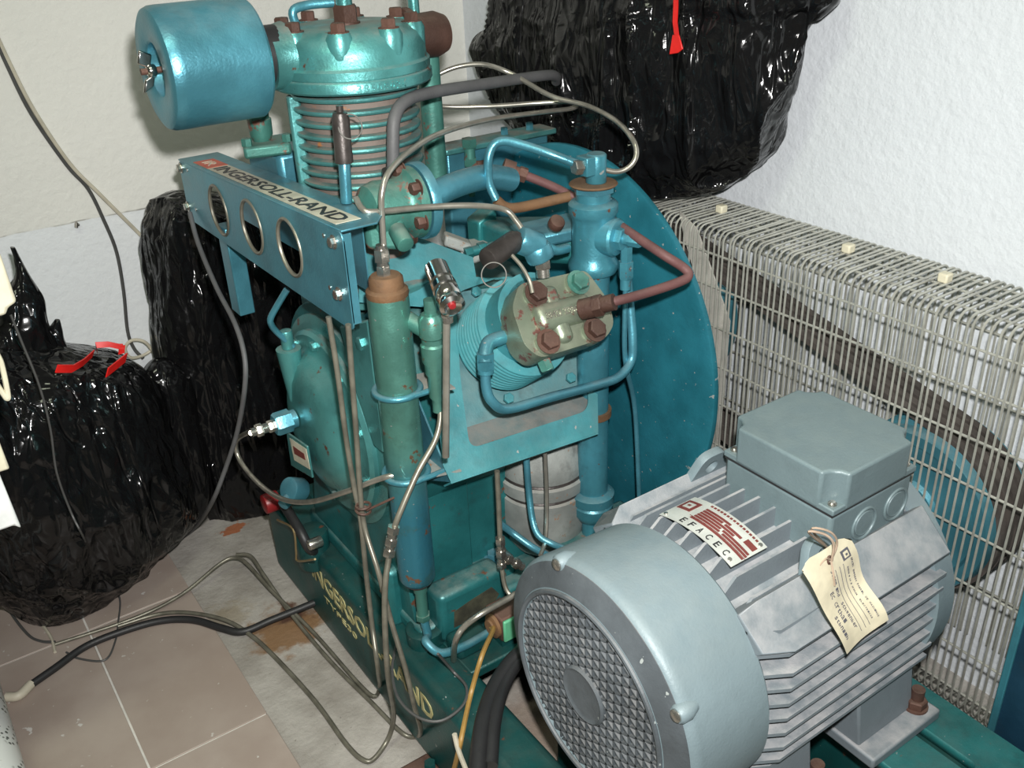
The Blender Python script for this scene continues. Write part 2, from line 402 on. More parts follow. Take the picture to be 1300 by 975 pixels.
# ================================================================== BASE FRAME
base = thing('base_frame', (.83,1.0,0), 'dark teal steel base frame with yellow lettering under the compressor', 'base')
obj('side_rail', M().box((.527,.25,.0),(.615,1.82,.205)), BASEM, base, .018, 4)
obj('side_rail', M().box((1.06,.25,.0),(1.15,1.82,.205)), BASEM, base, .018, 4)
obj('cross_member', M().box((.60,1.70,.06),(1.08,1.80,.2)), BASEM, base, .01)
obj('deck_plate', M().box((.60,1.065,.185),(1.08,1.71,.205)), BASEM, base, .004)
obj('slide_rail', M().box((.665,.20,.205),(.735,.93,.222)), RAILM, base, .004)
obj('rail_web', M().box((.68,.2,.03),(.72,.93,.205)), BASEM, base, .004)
slot = [(1.055,.50),(1.075,.50),(1.075,.385),(1.055,.385)]
obj('slide_rail', sheet([(.985,.2),(1.165,.2),(1.165,.93),(.985,.93)], [round_poly([V(p).to_3d() for p in ((1.066,.555),(1.09,.555),(1.09,.44),(1.066,.44))], .012)], (0,0,.214), (1,0,0), (0,1,0), .02), RAILM, base)
t0, t1 = at(392,728,x=.5265), at(541,893,x=.5265)
up = V((0,0,.045))
obj('lettering', text('INGERSOLL-RAND', V((.5262,1.575,.125)), V((0,-.50,0)), V((0,0,.044)), .0006, .016), YELLOW, base)
obj('lettering', text('TYPE30', V((.5262,1.525,.092)), V((0,-.15,0)), V((0,0,.015)), .0006), YELLOW, base)
# foot bracket with bolt in the foreground
fb = thing('foot_bracket', (.49,1.06,0), 'rusty brown foot plate with a bolt beside the teal base rail', 'bracket')
obj('foot_plate', M().box((.43,.96,0),(.527,1.115,.02)), RUST, fb, .004)
obj('bolt', M().hex((.475,1.06,.02), (0,0,1), .016, .014).cyl((.475,1.06,.034),(.475,1.06,.055),.009), RUST, fb)
obj('nut', M().hex((.515,1.085,.02), (0,0,1), .011, .01), BASEM, fb)

# ================================================================== COMPRESSOR
comp = thing('air_compressor', (.79,1.41,.205), 'big teal piston air compressor with finned cylinder and round filter', 'compressor')
YC, ZC = 1.41, .565
# crankcase
cc = M(); cc.lathe((.60,YC,ZC), (1,0,0), [(.17,0),(.205,.01),(.205,.35),(.17,.38)], 48)
cc.box((.60,1.24,.235),(.97,1.58,.55))
crank = obj('crankcase', cc, CASE, comp, .006)
obj('foot', M().box((.565,1.17,.205),(.98,1.65,.24)), CASE, comp, .01)
obj('sump_wall', M().prism([(.615,1.235,.225),(.72,1.235,.225),(.72,1.235,.52),(.615,1.235,.52)], (0,.02,0)), CASE, comp, .003)
obj('deck', M().box((.58,1.30,.70),(.92,1.56,.775)), CASE, comp, .02)
fp = [(YC+.215*math.cos(t), ZC+.215*math.sin(t)) for t in [math.radians(a) for a in range(-40,221,8)]] + [(YC-.215,.24),(YC+.215,.24)]
obj('front_flange', sheet(fp, [], (.585,0,0), (0,1,0), (0,0,1), .03), CASE, comp, .006)
obj('rim_collar', M().lathe((.572,YC,ZC), (-1,0,0), [(.178,0),(.195,0),(.195,.012),(.178,.016)], 56), TEAL, comp)
cov = obj('end_cover', M().lathe((.57,YC,ZC), (-1,0,0), [(.170,0),(.170,.022),(.163,.028),(.140,.028),(.128,.034),(.112,.052),(.085,.064),(.05,.068),(0,.068)], 64), TEAL, comp)
m = M()
for k in range(10):
    a = math.radians(18+36*k); m2 = M(); bolt(m2, (.543,YC+.152*math.cos(a),ZC+.152*math.sin(a)), (-1,0,0), .0085, .007)
    obj('bolt', m2, TEAL, cov)
p = at(372,500,x=.50)
obj('lug', M().cyl((.515,YC+.055,.60),(.515,YC+.055,.70),.013,.022).rcyl((.515,YC+.055,.70),(.515,YC+.055,.735),.011), TEAL, cov, 0)
hx = M(); q = fitting(hx, (.50,YC+.035,.575), (-1,0,0), .021, [(.8,.01,'c'),(1,.03,'h')]); obj('hex_plug', hx, BLUE, cov)
hx = M(); q2 = fitting(hx, q, (-1,0,0), .011, [(1,.012,'h'),(.8,.01,'c'),(1.05,.012,'h'),(.7,.008,'c')]); obj('brass_fitting', hx, FIT, cov)
npz = [at(a,b,x=.492) for a,b in ((366,548),(392,566),(399,606),(372,590))]
obj('rating_plate', M().prism(npz, (-.004,0,0)), TEAL, cov, .001)
npz = [at(a,b,x=.4875) for a,b in ((368,556),(389,570),(394,596),(374,584))]
obj('rating_plate_face', M().prism(npz, (-.0008,0,0)), LABEL, cov)
npz = [at(a,b,x=.4864) for a,b in ((372,566),(386,576),(388,584),(374,576))]
obj('rating_plate_print', M().prism(npz, (-.0006,0,0)), PLATER, cov)
m2 = M(); bolt(m2, at(458,436,x=.545), (-1,0,0), .011, .005, False); obj('bolt', m2, TEAL, comp)
hp_ = at(383,622,x=.53)
obj('oil_filler', M().rcyl(hp_, hp_+V((-.03,-.01,.02)), .024).rcyl(hp_+V((-.03,-.01,.0)), hp_+V((-.05,-.02,-.005)), .012), BLUE, comp)
rp = at(337,640,x=.50); obj('red_cap', M().rcyl(rp+V((.03,0,0)), rp+V((-.004,0,0)), .022), REDD, comp)
obj('drain_elbow', M().tube([at(400,700,x=.53), at(392,695,x=.51), at(380,672,x=.505), at(360,640,x=.51)], .010, 14), BLACK, comp)
dp = at(391,693,x=.50); obj('drain_plug', M().rcyl(dp+V((.03,0,0)), dp, .011), FIT, comp)
obj('sight_tube', M().tube(tx([(352,660,.50),(372,672,.495),(376,700,.495),(378,712,.495),(400,710,.49)]), .0022, 6), BRASS, comp)
obj('drain_cup', M().rcyl((.535,1.565,.16),(.535,1.565,.245),.034,.006), BASEM, comp)

# LP cylinder
XL = .668
cy = M(); cy.cyl((XL,YC,.79),(XL,YC,1.145),.086,n=48); cyl_ = obj('cylinder', cy, CYLM, comp)
obj('cylinder_foot', M().lathe((XL,YC,.80),(0,0,1),[(.125,0),(.125,.03),(.1,.04)],40), TEALD, comp, .003)
fz = .918
fin = mesh_from(M().lathe((XL,YC,0),(0,0,1),[(.085,-.0045),(.0985,-.003),(.1000,0),(.0985,.003),(.085,.0045)],64), 'fin')
fin.materials.append(TEALD)
for k in range(12):
    o = obj('fin', fin, None, cyl_); o.location = (0,0,fz+k*.0187)
for a in (166, 70):
    aa = math.radians(a); d = V((math.cos(aa), math.sin(aa), 0)); t = V((-d.y, d.x, 0))
    obj('tie_rib', M().obox(V((XL,YC,1.015))+d*.096, d*.010, t*.009, V((0,0,.11))), TEALD, cyl_, .004)
hd = M(); hd.lathe((XL,YC,0),(0,0,1),[(.10,1.136),(.121,1.136),(.124,1.139),(.124,1.151),(.122,1.154),(.1205,1.155),(.122,1.1565),(.122,1.168),(.119,1.171),(.1175,1.173),(.116,1.19),(.108,1.208),(.094,1.219),(.06,1.223),(0,1.224)],64)
head = obj('cylinder_head', hd, TEAL, comp)
for k in range(8):
    a = math.radians(k*45+12); c = V((XL+.098*math.cos(a), YC+.098*math.sin(a), 0))
    obj('boss', M().lathe(c, (0,0,1), [(.012,1.166),(.019,1.185),(.0195,1.212),(.015,1.221),(0,1.2215)], 20), TEAL, head)
    m2 = M(); bolt(m2, c+V((0,0,1.220)), (0,0,1), .0115, .012); obj('bolt', m2, RUST, head)
for k, ch in enumerate('38505024'):
    a = math.radians(-112+4.8*k); d = V((math.cos(a),math.sin(a),0)); t = V((-d.y,d.x,0))
    obj('cast_digit', text(ch, V((XL,YC,1.1395))+d*.1243-t*.0035, t*.0075, V((0,0,.0115)), .0012, .02), TEALD, head)
obj('intake_port', M().lathe((XL-.105,YC,1.185),(-1,0,0),[(.05,0),(.045,.02),(.045,.03)],32), TEALD, head)
pc = V((XL-.01,YC-.02,1.22))
obj('centre_pipe', M().cyl(pc, pc+V((0,0,.14)), .012), TEAL, head)
m2 = M(); fitting(m2, pc, (0,0,1), .019, [(1.1,.006,'c'),(1,.024,'h')]); obj('union_nut', m2, RUST, head)
obj('rear_pipe', M().tube([V((XL-.05,YC+.07,1.21)),V((XL-.055,YC+.07,1.238)),V((XL-.03,YC+.07,1.245)),V((XL+.01,YC+.06,1.246))], .007), BLUE, head)
rp0 = at(527,30,y=1.45); obj('riser_pipe', M().cyl(rp0+V((0,0,-.02)), rp0+V((0,0,.12)), .009), TEAL, head)
e0 = V((XL+.11,YC+.03,1.185)); obj('outlet_elbow', M().lathe(e0,(1,0,0),[(.046,0),(.046,.012),(.034,.014),(.036,.06),(.030,.076),(.014,.078),(.014,.084),(0,.085)],32), RUST, head)
dpx = at(549,150,y=1.47)
obj('discharge_pipe', M().cyl(V((dpx.x,dpx.y,.93)), V((dpx.x,dpx.y,1.17)), .019), CASTG, comp)
obj('discharge_pipe', M().cyl(V((dpx.x+.02,dpx.y+.04,.93)), V((dpx.x+.02,dpx.y+.04,1.17)), .012), CASTG, comp)
# air filter
ZFIL = 1.19
flt = obj('air_filter', M().lathe((.370,YC,ZFIL),(1,0,0),[(0,.022),(.031,.022),(.034,.018),(.036,.004),(.040,.001),(.074,.0),(.080,.003),(.083,.010),(.0835,.02),(.0835,.138),(.080,.142),(.04,.144),(0,.144)],72), BLUE, comp)
obj('filter_neck', M().cyl((.512,YC,ZFIL),(.57,YC,ZFIL),.042,n=32), BLACK, flt)
obj('stud', M().cyl((.352,YC,ZFIL),(.395,YC,ZFIL),.0045,n=12), RUST, flt)
wn = M().rcyl((.360,YC,ZFIL),(.373,YC,ZFIL),.009)
for s_ in (-1,1): wn.obox((.360,YC,ZFIL+s_*.016),(.008,0,s_*-.004),(0,.003,0),(.003,0,.009))
obj('wing_nut', wn, CHROME, flt, .002)
# breather under the filter
bp = at(333,178,y=1.56)
obj('breather', M().lathe((bp.x,bp.y,bp.z),(0,0,1),[(.006,-.015),(.010,-.01),(.019,.01),(.020,.035),(.017,.036),(.017,.075),(0,.075)],28), CASTG, comp)
obj('breather_flange', M().prism([V((bp.x-.045,bp.y-.03,bp.z-.02)),V((bp.x+.03,bp.y-.05,bp.z-.02)),V((bp.x+.05,bp.y+.02,bp.z-.02)),V((bp.x-.02,bp.y+.045,bp.z-.02))],(0,0,.02)), CASTG, comp, .005)
for dx, dy in ((-.034,-.02),(.03,-.036)):
    m2 = M(); bolt(m2, (bp.x+dx,bp.y+dy,bp.z), (0,0,1), .009, .012, False); obj('bolt', m2, CASTG, comp)
obj('rear_duct', M().box((.572,bp.y-.03,bp.z-.12),(.66,bp.y+.12,bp.z-.02)), BLUE, comp, .01)

# duct panel with three round openings
XP = .49
c4 = [at(a,b,x=XP) for a,b in ((228,203),(437,293),(444,414),(241,280))]
py = [(q.y, q.z) for q in c4]
y0, y1 = 1.822, 1.118; zt0, zt1, zb0, zb1 = .965, 1.004, .852, .862
outer = round_poly([V((y0,zt0,0)),V((y1,zt1,0)),V((y1,zb1,0)),V((y0,zb0,0))], .012)
hc = [at(a,b,x=XP) for a,b in ((279,267),(321,288),(369,314))]
HR = .0435
panel = obj('duct_panel', sheet(outer, [circ((q.y,q.z),HR,40) for q in hc], (XP,0,0), (0,1,0), (0,0,1), .003), BLUE, comp)
for q in hc: obj('opening_ring', M().torus((XP-.001,q.y,q.z),(1,0,0),HR,.0032,48,8), STEELD, panel)
tf = [V((XP-.0015,y0,zt0)),V((XP-.0015,y1,zt1)),V((XP+.052,y1,zt1)),V((XP+.075,y1+.03,zt1-.0017)),V((XP+.075,y0,zt0))]
obj('top_flange', M().prism(tf,(0,0,.003)), BLUE, panel, .001)
obj('inner_lip', M().prism([V((XP,y1,zt1-.003)),V((XP,y1,zb1+.01)),V((XP+.012,y1,zb1+.01)),V((XP+.012,y1,zt1-.003))],(0,.002,0)), BLUE, panel)
obj('back_wall', M().prism([V((XP+.075,y0,zt0)),V((XP+.075,y1+.1,zt1-.03)),V((XP+.075,y1+.1,.87)),V((XP+.075,y0,zb0))],(.002,0,0)), BLUE, panel)
for a,b in ((424,307),(431,373),(230,213),(239,262)):
    m2 = M(); bolt(m2, at(a,b,x=XP-.0015), (-1,0,0), .0075, .006); obj('bolt', m2, FIT, panel)
for a,b in ((411,299),(419,365),(238,216),(249,266)):
    q = at(a,b,x=XP-.0015); obj('hole_plug', M().cyl(q, q+V((-.001,0,0)), .0035, n=12), FIT, panel)
# label on the top flange
def topz(y): return zt0+(zt1-zt0)*(y-y0)/(y1-y0)+.0035
la, lb = 1.755, 1.150
lq = [V((XP+.006,la,topz(la))),V((XP+.006,lb,topz(lb))),V((XP+.044,lb,topz(lb))),V((XP+.044,la,topz(la)))]
lab = obj('maker_label', M().prism(lq,(0,0,.0006)), LABEL, panel)
rdir = (lq[1]-lq[0]); udir = lq[3]-lq[0]
obj('lettering', text('INGERSOLL-RAND', lq[0]+rdir*.15+udir*.17+V((0,0,.001)), rdir*.83, udir*.66, .0004, .012), INK, lab)
obj('logo_patch', M().prism([lq[0]+V((0,0,.0007)),lq[0]+rdir*.13+V((0,0,.0007)),lq[3]+rdir*.13+V((0,0,.0007)),lq[3]+V((0,0,.0007))],(0,0,.0005)), LABRED, lab)
obj('logo_mark', text('IR', lq[0]+rdir*.03+udir*.25+V((0,0,.0014)), rdir*.07, udir*.5, .0003), LABEL, lab)
obj('case_plate', M().prism([at(a,b,x=.545) for a,b in ((430,414),(466,406),(474,470),(486,560),(486,576),(474,566),(452,500))],(.012,0,0)), TEAL, comp, .004)
obj('support_post', M().box((.50,1.655,.70),(.53,1.70,.87)), BLUE, comp, .002)
obj('stay_tube', M().tube(ty([(364,368,1.42),(352,388,1.44),(344,403,1.45),(344,411,1.455),(351,421,1.46),(372,440,1.46)]), .0055, 10), BLUE, comp)

# HP cylinder, in the V towards the viewer
AX = math.radians(52); N_ = V((0,-math.sin(AX),math.cos(AX))); DN = V((0,-math.cos(AX),-math.sin(AX))); XH = V((1,0,0)); O_ = V((.79,1.41,.57))
def PL(u, v, s): return O_ + XH*u + DN*v + N_*s
def PP(px, py, s):
    p0 = O_ + N_*s; r = ROT @ V((px-CX, py-CY, F_PX)); return CAM + r*((p0-CAM).dot(N_)/r.dot(N_))
def uv(px, py, s): q = PP(px,py,s)-O_; return (q.x, q.dot(DN))
SP = .25
out = [uv(a,b,SP) for a,b in ((453,291),(490,287),(600,327),(604,352),(700,360),(757,440),(759,549),(572,612),(562,590),(541,390),(456,384))]
wind = round_poly([V((*uv(a,b,SP),0)) for a,b in ((578,372),(640,350),(700,362),(743,420),(747,521),(596,570),(584,480))], .02)
fpl = obj('baffle_plate', sheet(out, [wind], PL(0,0,SP), XH, DN, .003), PLATE, comp)
inner = [uv(a,b,SP-.03) for a,b in ((575,372),(700,356),(750,430),(755,540),(578,590))]
obj('inner_plate', sheet(inner, [], PL(0,0,SP-.03), XH, DN, .003), INNERP, fpl)
obj('recess_ledge', M().prism([PP(595,570,SP-.002),PP(747,521,SP-.002),PP(746,494,SP-.026),PP(591,543,SP-.026)], N_*-.002), LEDGE, fpl)
u0, v0 = uv(572,612,SP)
obj('side_flange', M().prism([PL(u0,v0,SP),PL(u0,v0-.31,SP),PL(u0,v0-.31,SP-.09),PL(u0,v0-.02,SP-.09)], (.003,0,0)), BLUE, fpl)
b0, b1 = PL(u0,v0,SP), PP(759,549,SP)
obj('lower_flange', M().prism([b0,b1,b1-N_*.03,b0-N_*.03], DN*.003), PLATE, fpl)
for a,b in ((604,371),(645,506),(724,480)):
    m2 = M(); bolt(m2, PP(a,b,SP-.01), N_, .0095, .006, False); obj('bolt', m2, PLATE, fpl)
hpc = M().lathe(PL(0,0,.12), N_, [(.075,0),(.075,.10),(.068,.10),(.068,.27)], 48); hpcyl = obj('pressure_cylinder', hpc, PLATE, comp)
hfin = mesh_from(M().lathe((0,0,0), N_, [(.066,-.0028),(.082,-.0016),(.083,0),(.082,.0016),(.066,.0028)], 56), 'hp_fin'); hfin.materials.append(PLATE)
for k in range(9):
    o = obj('fin', hfin, None, hpcyl); o.location = PL(0,.004,.255+k*.0105)
SH = .43
hpoly = [uv(a,b,SH) for a,b in ((657,362),(742,344),(770,382),(778,412),(768,430),(684,456),(664,440),(648,392))]
hpoly = round_poly([V((*p_,0)) for p_ in hpoly], .012)
drum = obj('valve_drum', M().lathe(PL(0.004,0,.35), N_, [(.058,0),(.064,.004),(.064,.035),(.058,.04)], 44), CASE, comp)
hh = obj('pressure_head', sheet(hpoly, [], PL(0,0,.41), XH, DN, .05), HEADM, comp, .008, 3)
ctr = V((sum(p_.x for p_ in hpoly)/len(hpoly), sum(p_.y for p_ in hpoly)/len(hpoly), 0))
p4 = [PP(a,b,SH+.014) for a,b in ((682,372),(735,358),(697,433),(756,418))]
cen = (p4[0]+p4[1]+p4[2]+p4[3])/4
ux_ = ((p4[1]-p4[0])+(p4[3]-p4[2])).normalized()
obj('head_ridge', M().obox(cen+N_*-.012, ux_*.052, N_*.018, ux_.cross(N_)*.022), HEADM, hh, .014, 4)
obj('head_ridge', M().obox(cen-N_*.014-ux_*.012, ux_*.015, N_*.016, ux_.cross(N_)*.046), HEADM, hh, .012, 4)
for q in p4:
    obj('bolt_boss', M().rcyl(q-N_*.03, q-N_*.002, .0195, .004), HEADM, hh)
    m2 = M(); bolt(m2, q-N_*.002, N_, .0145, .011); obj('bolt', m2, CASTG if q is p4[1] else RUST, hh)
q = PP(692,410,SH+.024); r2 = PP(757,394,SH+.024)
obj('cast_numbers', text('38421 23963', cen-ux_*.040+N_*.0066-ux_.cross(N_)*-.006, ux_*.062, N_.cross(ux_)*.010, .0014), STEEL, hh)
# head outlet port and red oxide tube
pr0 = PP(745,391,SH+.0)
rt = ty([(745,391,1.03),(775,384,1.0),(820,372,.99),(862,358,.985),(874,350,.985),(868,340,.995),(840,322,1.02),(795,292,1.10),(760,268,1.20),(728,250,1.25),(700,236,1.27),(668,223,1.29)])
obj('red_oxide_pipe', M().tube(rt, .0075, 12, 8), REDTUBE, comp)
m2 = M(); fitting(m2, at(738,393,y=1.035), rt[1]-rt[0], .016, [(1.0,.022,'c'),(1.05,.014,'h'),(.8,.018,'c')]); obj('pipe_nut', m2, RUST, comp)
m2 = M(); fitting(m2, at(668,223,y=1.29), at(640,213,y=1.31)-at(668,223,y=1.29), .013, [(1,.014,'h'),(.75,.008,'c'),(1.2,.02,'c')]); obj('pipe_nut', m2, RUST, comp)
# drain plug below the head
m2 = M(); m2.cyl(PP(690,455,.40), PP(690,455,.40)+DN*.02, .009); m2.hex(PP(690,458,.40), DN, .011, .016); obj('drain_plug', m2, CASTG, comp)
# elbow and blue loop pipe below the head
ey = PP(640,432,.385)
obj('elbow', M().tube([PP(650,425,.38),PP(632,430,.385),PP(620,436,.385),PP(616,450,.385),PP(616,462,.385)], .011, 14).lathe(PP(655,425,.375), PP(640,430,.38)-PP(655,425,.375), [(.026,0),(.026,.012),(.018,.018)], 24), BLUEC, comp)
e1 = PP(616,452,.385); lp = [e1, at(617,490,y=e1.y-.005), at(625,510,y=e1.y-.01), at(645,519,y=e1.y-.01), at(700,504,y=e1.y-.01), at(760,488,y=e1.y), at(786,478,y=e1.y), at(801,458,y=e1.y+.01), at(803,430,y=e1.y+.015), at(799,380,y=e1.y+.03), at(796,345,y=e1.y+.04)]
obj('blue_loop_pipe', M().tube(lp, .0078, 12, 8), BLUE, comp)
m2 = M(); fitting(m2, at(616,448,y=e1.y), at(617,490,y=e1.y-.005)-e1, .0145, [(1,.026,'h'),(.85,.006,'c')]); obj('pipe_nut', m2, BLUEC, comp)
# fat blue elbow on top of the head, relief valve with ring
a0 = at(657,303,y=1.10); a1 = at(680,312,y=1.09); a2 = at(688,330,y=1.085)
obj('fat_elbow', M().rcyl(a0, at(686,314,y=1.09), .021, .006).rcyl(a1, a2, .0215, .005), BLUE, comp)
m2 = M(); fitting(m2, a2, at(690,352,y=1.08)-a2, .0125, [(1,.014,'h'),(.8,.012,'c')]); obj('pipe_nut', m2, FIT, comp)
r0 = at(655,305,y=1.10); r1 = at(618,330,y=1.08)
obj('relief_valve', M().rcyl(r0, r1, .0165, .004).lathe(r0, r0-r1, [(.012,0),(.012,.006)], 16), DARKV, comp)
obj('pull_ring', M().torus(at(627,349,y=1.06), CAM-at(627,349,y=1.06), .0175, .0010, 36, 6), RINGM, comp)
obj('spring_tube', M().tube(ty([(648,322,1.08),(662,338,1.07),(672,356,1.06),(676,372,1.05)]), .003, 8), STEELD, comp)
# second vessel on the right with its valve
XV, YV = .938, 1.15
ves = obj('riser_vessel', M().lathe((XV,YV,0),(0,0,1),[(.0275,.39),(.0275,.84)],32), BLUEC, comp)
obj('valve_body', M().lathe((XV,YV,0),(0,0,1),[(.03,.828),(.038,.830),(.041,.836),(.041,.846),(.037,.852),(.0345,.862),(.0345,.918),(.037,.926),(.040,.932),(.040,.944),(.036,.948),(.028,.950),(.028,.966),(0,.966)],40), BLUEC, ves)
m2 = M(); fitting(m2, (XV,YV,.964), (0,0,1), .034, [(1,.012,'h')]); obj('hex_cap', m2, BLUE, ves)
obj('gasket', M().lathe((XV,YV,.974),(0,0,1),[(.037,0),(.039,.002),(.037,.004)],28), ORUST, ves)
obj('top_elbow', M().box((XV-.024,YV-.014,.992),(XV+.004,YV+.014,1.022)).rcyl((XV+.004,YV-.002,.976),(XV+.004,YV-.002,1.024),.0165,.003), BLUEC, ves, .003)
d = V((.34,-.94,.02)).normalized(); b0 = V((XV,YV,.893))
obj('side_port', M().lathe(b0, d, [(.03,.02),(.031,.042),(.028,.046),(.02,.047),(0,.047)], 32), BLUEC, ves)
m2 = M(); fitting(m2, b0+d*.046, d, .019, [(1,.012,'h'),(.5,.008,'c'),(.55,.022,'h')]); obj('port_nut', m2, BLUEC, ves)
pf = at(795,312,y=1.10)
m2 = M(); fitting(m2, pf, (0,0,-1), .0115, [(.9,.026,'h'),(1.1,.03,'h'),(.8,.018,'c')]); obj('down_fitting', m2, BLUEC, ves)
obj('thin_pipe', M().tube([pf+V((0,0,-.07)), pf+V((.002,0,-.2)), at(806,520,y=1.11), at(812,645,y=1.10)], .0045, 10), BLUE, comp)
obj('clamp_ring', M().lathe((XV,YV,.558),(0,0,1),[(.028,0),(.033,0),(.033,.012),(.028,.012)],32), ORUST, ves)
obj('union', M().lathe((XV,YV,0),(0,0,1),[(.021,.300),(.021,.330),(.030,.338),(.038,.352),(.038,.368),(.034,.373),(.040,.376),(.040,.392),(.030,.398)],28), BLUEC, ves)
obj('port_stub', M().tube(ty([(692,312,1.13),(705,318,1.13),(720,315,1.14)]), .008, 10), BLUEC, ves)
obj('pedestal', M().box((.858,1.075,.205),(1.05,1.2,.302)), CASE, comp, .006)
# blue top pipe loop
top = [V((XV-.02,YV,1.007))] + ty([(700,196,1.18),(660,183,1.22),(640,179,1.24),(627,184,1.25),(620,202,1.25),(621,232,1.25),(630,254,1.24)])
obj('blue_loop_pipe', M().tube(top, .0072, 12, 8), BLUE, comp)
obj('rusty_pipe', M().tube(ty([(630,254,1.24),(640,262,1.235),(655,264,1.23),(690,257,1.22),(724,249,1.20)]), .0085, 12), ORUST, comp)
m2 = M(); fitting(m2, V((XV-.024,YV,1.007)), (-1,0.1,.08), .012, [(1,.014,'h')]); obj('pipe_nut', m2, FIT, comp)
# intercooler box and its fittings behind
ib = [at(a,b,y=1.62) for a,b in ((562,190),(690,157),(690,260),(562,290))]
icx = obj('intercooler_box', M().box((ib[0].x,1.605,.70),(ib[1].x,1.635,ib[0].z)), BLUE, comp, .004)
obj('top_rim', M().box((ib[0].x-.01,1.59,ib[0].z-.006),(ib[1].x+.012,1.65,ib[0].z+.006)), TEALD, icx, .003)
for a,b in ((672,157),(640,163)):
    q = at(a,b,y=1.62); q.z = ib[0].z+.006; m2 = M(); bolt(m2, q, (0,0,1), .008, .014, False); obj('bolt', m2, BLUE, icx)
q = at(597,205,y=1.58)
m2 = M(); fitting(m2, q+V((0,0,.045)), (0,0,-1), .012, [(1.3,.018,'h'),(.9,.02,'c'),(1.1,.016,'h'),(.55,.06,'c')]); obj('brass_fitting', m2, CASTG, comp)
m2 = M(); fitting(m2, q+V((.0,0,-.01)), (1,-.3,0), .012, [(1.2,.012,'h'),(.8,.02,'c')]); obj('brass_fitting', m2, RUST, comp)
# LP discharge casting with bolted flange
dc = at(500,262,y=1.235)
cst = obj('discharge_casting', M().lathe(dc+V((-.055,0,0)),(1,0,0),[(0,.0),(.02,.002),(.038,.012),(.043,.03),(.040,.06),(.044,.07),(.052,.075),(.054,.088),(.02,.09)],32), CASTG, comp, .0)
obj('flange', M().lathe(dc+V((.036,0,0)),(1,0,0),[(.056,0),(.058,.003),(.058,.014),(.05,.018)],32), BLUE, cst)
obj('outlet_pipe', M().tube([dc+V((.05,0,.0)),dc+V((.12,.02,.005)),dc+V((.19,.04,.0)),dc+V((.25,.06,-.02))], .020, 24), BLUE, cst)
for k in range(6):
    a = math.radians(60*k+20); q = dc+V((.024,.049*math.cos(a),.049*math.sin(a)))
    m2 = M(); bolt(m2, q, (-1,0,0), .0095, .012); obj('bolt', m2, RUST, cst)
obj('plug', M().rcyl(dc+V((-.02,-.04,-.02)), dc+V((-.025,-.075,-.035)), .013, .003), CASTG, cst)
obj('base_block', M().prism([dc+V((-.06,-.02,-.05)),dc+V((-.01,-.045,-.055)),dc+V((.02,0,-.055)),dc+V((-.04,.04,-.05))],(0,0,.05)), CASTG, cst, .008)
obj('saddle', M().prism([V((.86,1.27,.83)),V((.98,1.20,.81)),V((1.03,1.34,.81)),V((.86,1.40,.83))],(0,0,.05)), CASE, comp, .01)
obj('saddle', M().obox((.93,1.25,.875),(.06,-.02,.005),(.01,.04,0),(0,0,.012)), BLUE, comp, .006)
bq = at(704,287,y=1.19); obj('plug', M().rcyl(bq, bq+V((0,-.01,.012)), .013, .003), RUST, comp)
bits = [((612,285,1.38),(.02,.0,.01),(0,.02,0),(0,0,.022)),((606,318,1.36),(.03,-.01,0),(.01,.02,0),(0,0,.016)),((580,308,1.36),(.022,-.006,-.012),(.006,.014,0),(.003,0,.009))]
for (a,b,yy),ax,ay,az in bits: obj('valve_bracket', M().obox(at(a,b,y=yy),ax,ay,az), SILVER if b > 301 else CASE, comp, .004)
m2 = M(); fitting(m2, at(590,322,y=1.34), (1,-.2,.1), .011, [(1,.014,'h'),(.8,.012,'c'),(1.1,.014,'h'),(.7,.02,'c'),(1.2,.016,'h'),(.9,.02,'c')]); obj('pipe_fitting', m2, CASE, comp)
# grey hose and steel lines
obj('rubber_hose', M().tube(ty([(499,222,1.27),(499,180,1.27),(501,150,1.275),(513,130,1.29),(545,118,1.33),(620,106,1.40),(690,96,1.46),(705,97,1.48),(706,103,1.50)]), .0095, 14, 8), HOSE, comp)
m2 = M(); fitting(m2, at(499,214,y=1.27), (0,0,-1), .017, [(1,.02,'c'),(.75,.03,'c')]); obj('hose_socket', m2, DARKV, comp)
obj('steel_line', M().tube(ty([(488,325,1.15),(485,275,1.15),(485,245,1.15),(494,218,1.16),(520,192,1.19),(560,169,1.24),(620,152,1.30),(690,142,1.36),(724,138,1.38),(733,133,1.39),(725,129,1.40),(680,131,1.44),(620,135,1.48),(560,135,1.52),(534,128,1.52)]), .0043, 10, 8), STEEL, comp)
obj('steel_line', M().tube(ty([(534,112,1.52),(550,98,1.5),(580,85,1.48),(615,82,1.46),(650,94,1.44),(700,122,1.36),(745,134,1.30),(780,152,1.22),(802,175,1.14),(808,195,1.12),(800,211,1.12),(782,218,1.13),(752,211,1.15)]), .0043, 10, 8), STEEL, comp)
obj('steel_line', M().tube(ty([(452,252,1.2),(460,265,1.18),(475,269,1.17),(540,263,1.16),(600,261,1.14),(640,266,1.13),(655,280,1.115),(666,296,1.10)]), .0045, 10, 8), STEEL, comp)
# relief valve on blue stem
sv = at(438,240,y=1.24)
obj('valve_stem', M().rcyl(at(440,258,y=1.24), at(437,205,y=1.24), .0085, .002), BLUE, comp)
srv = M(); c0 = at(437,206,y=1.24); c1 = at(432,147,y=1.24); dd = (c1-c0).normalized()
srv.lathe(c0, dd, [(.013,0),(.013,.012),(.0125,.014),(.0125,.06),(.010,.068),(.005,.070),(.005,.078),(0,.078)], 24); sval = obj('safety_valve', srv, DARKV, comp)
obj('pull_ring', M().torus(c0.lerp(c1,.78)+V((.008,-.012,0)), CAM-c1+V((.3,0,0)), .0165, .0011, 36, 6), RINGM, sval)

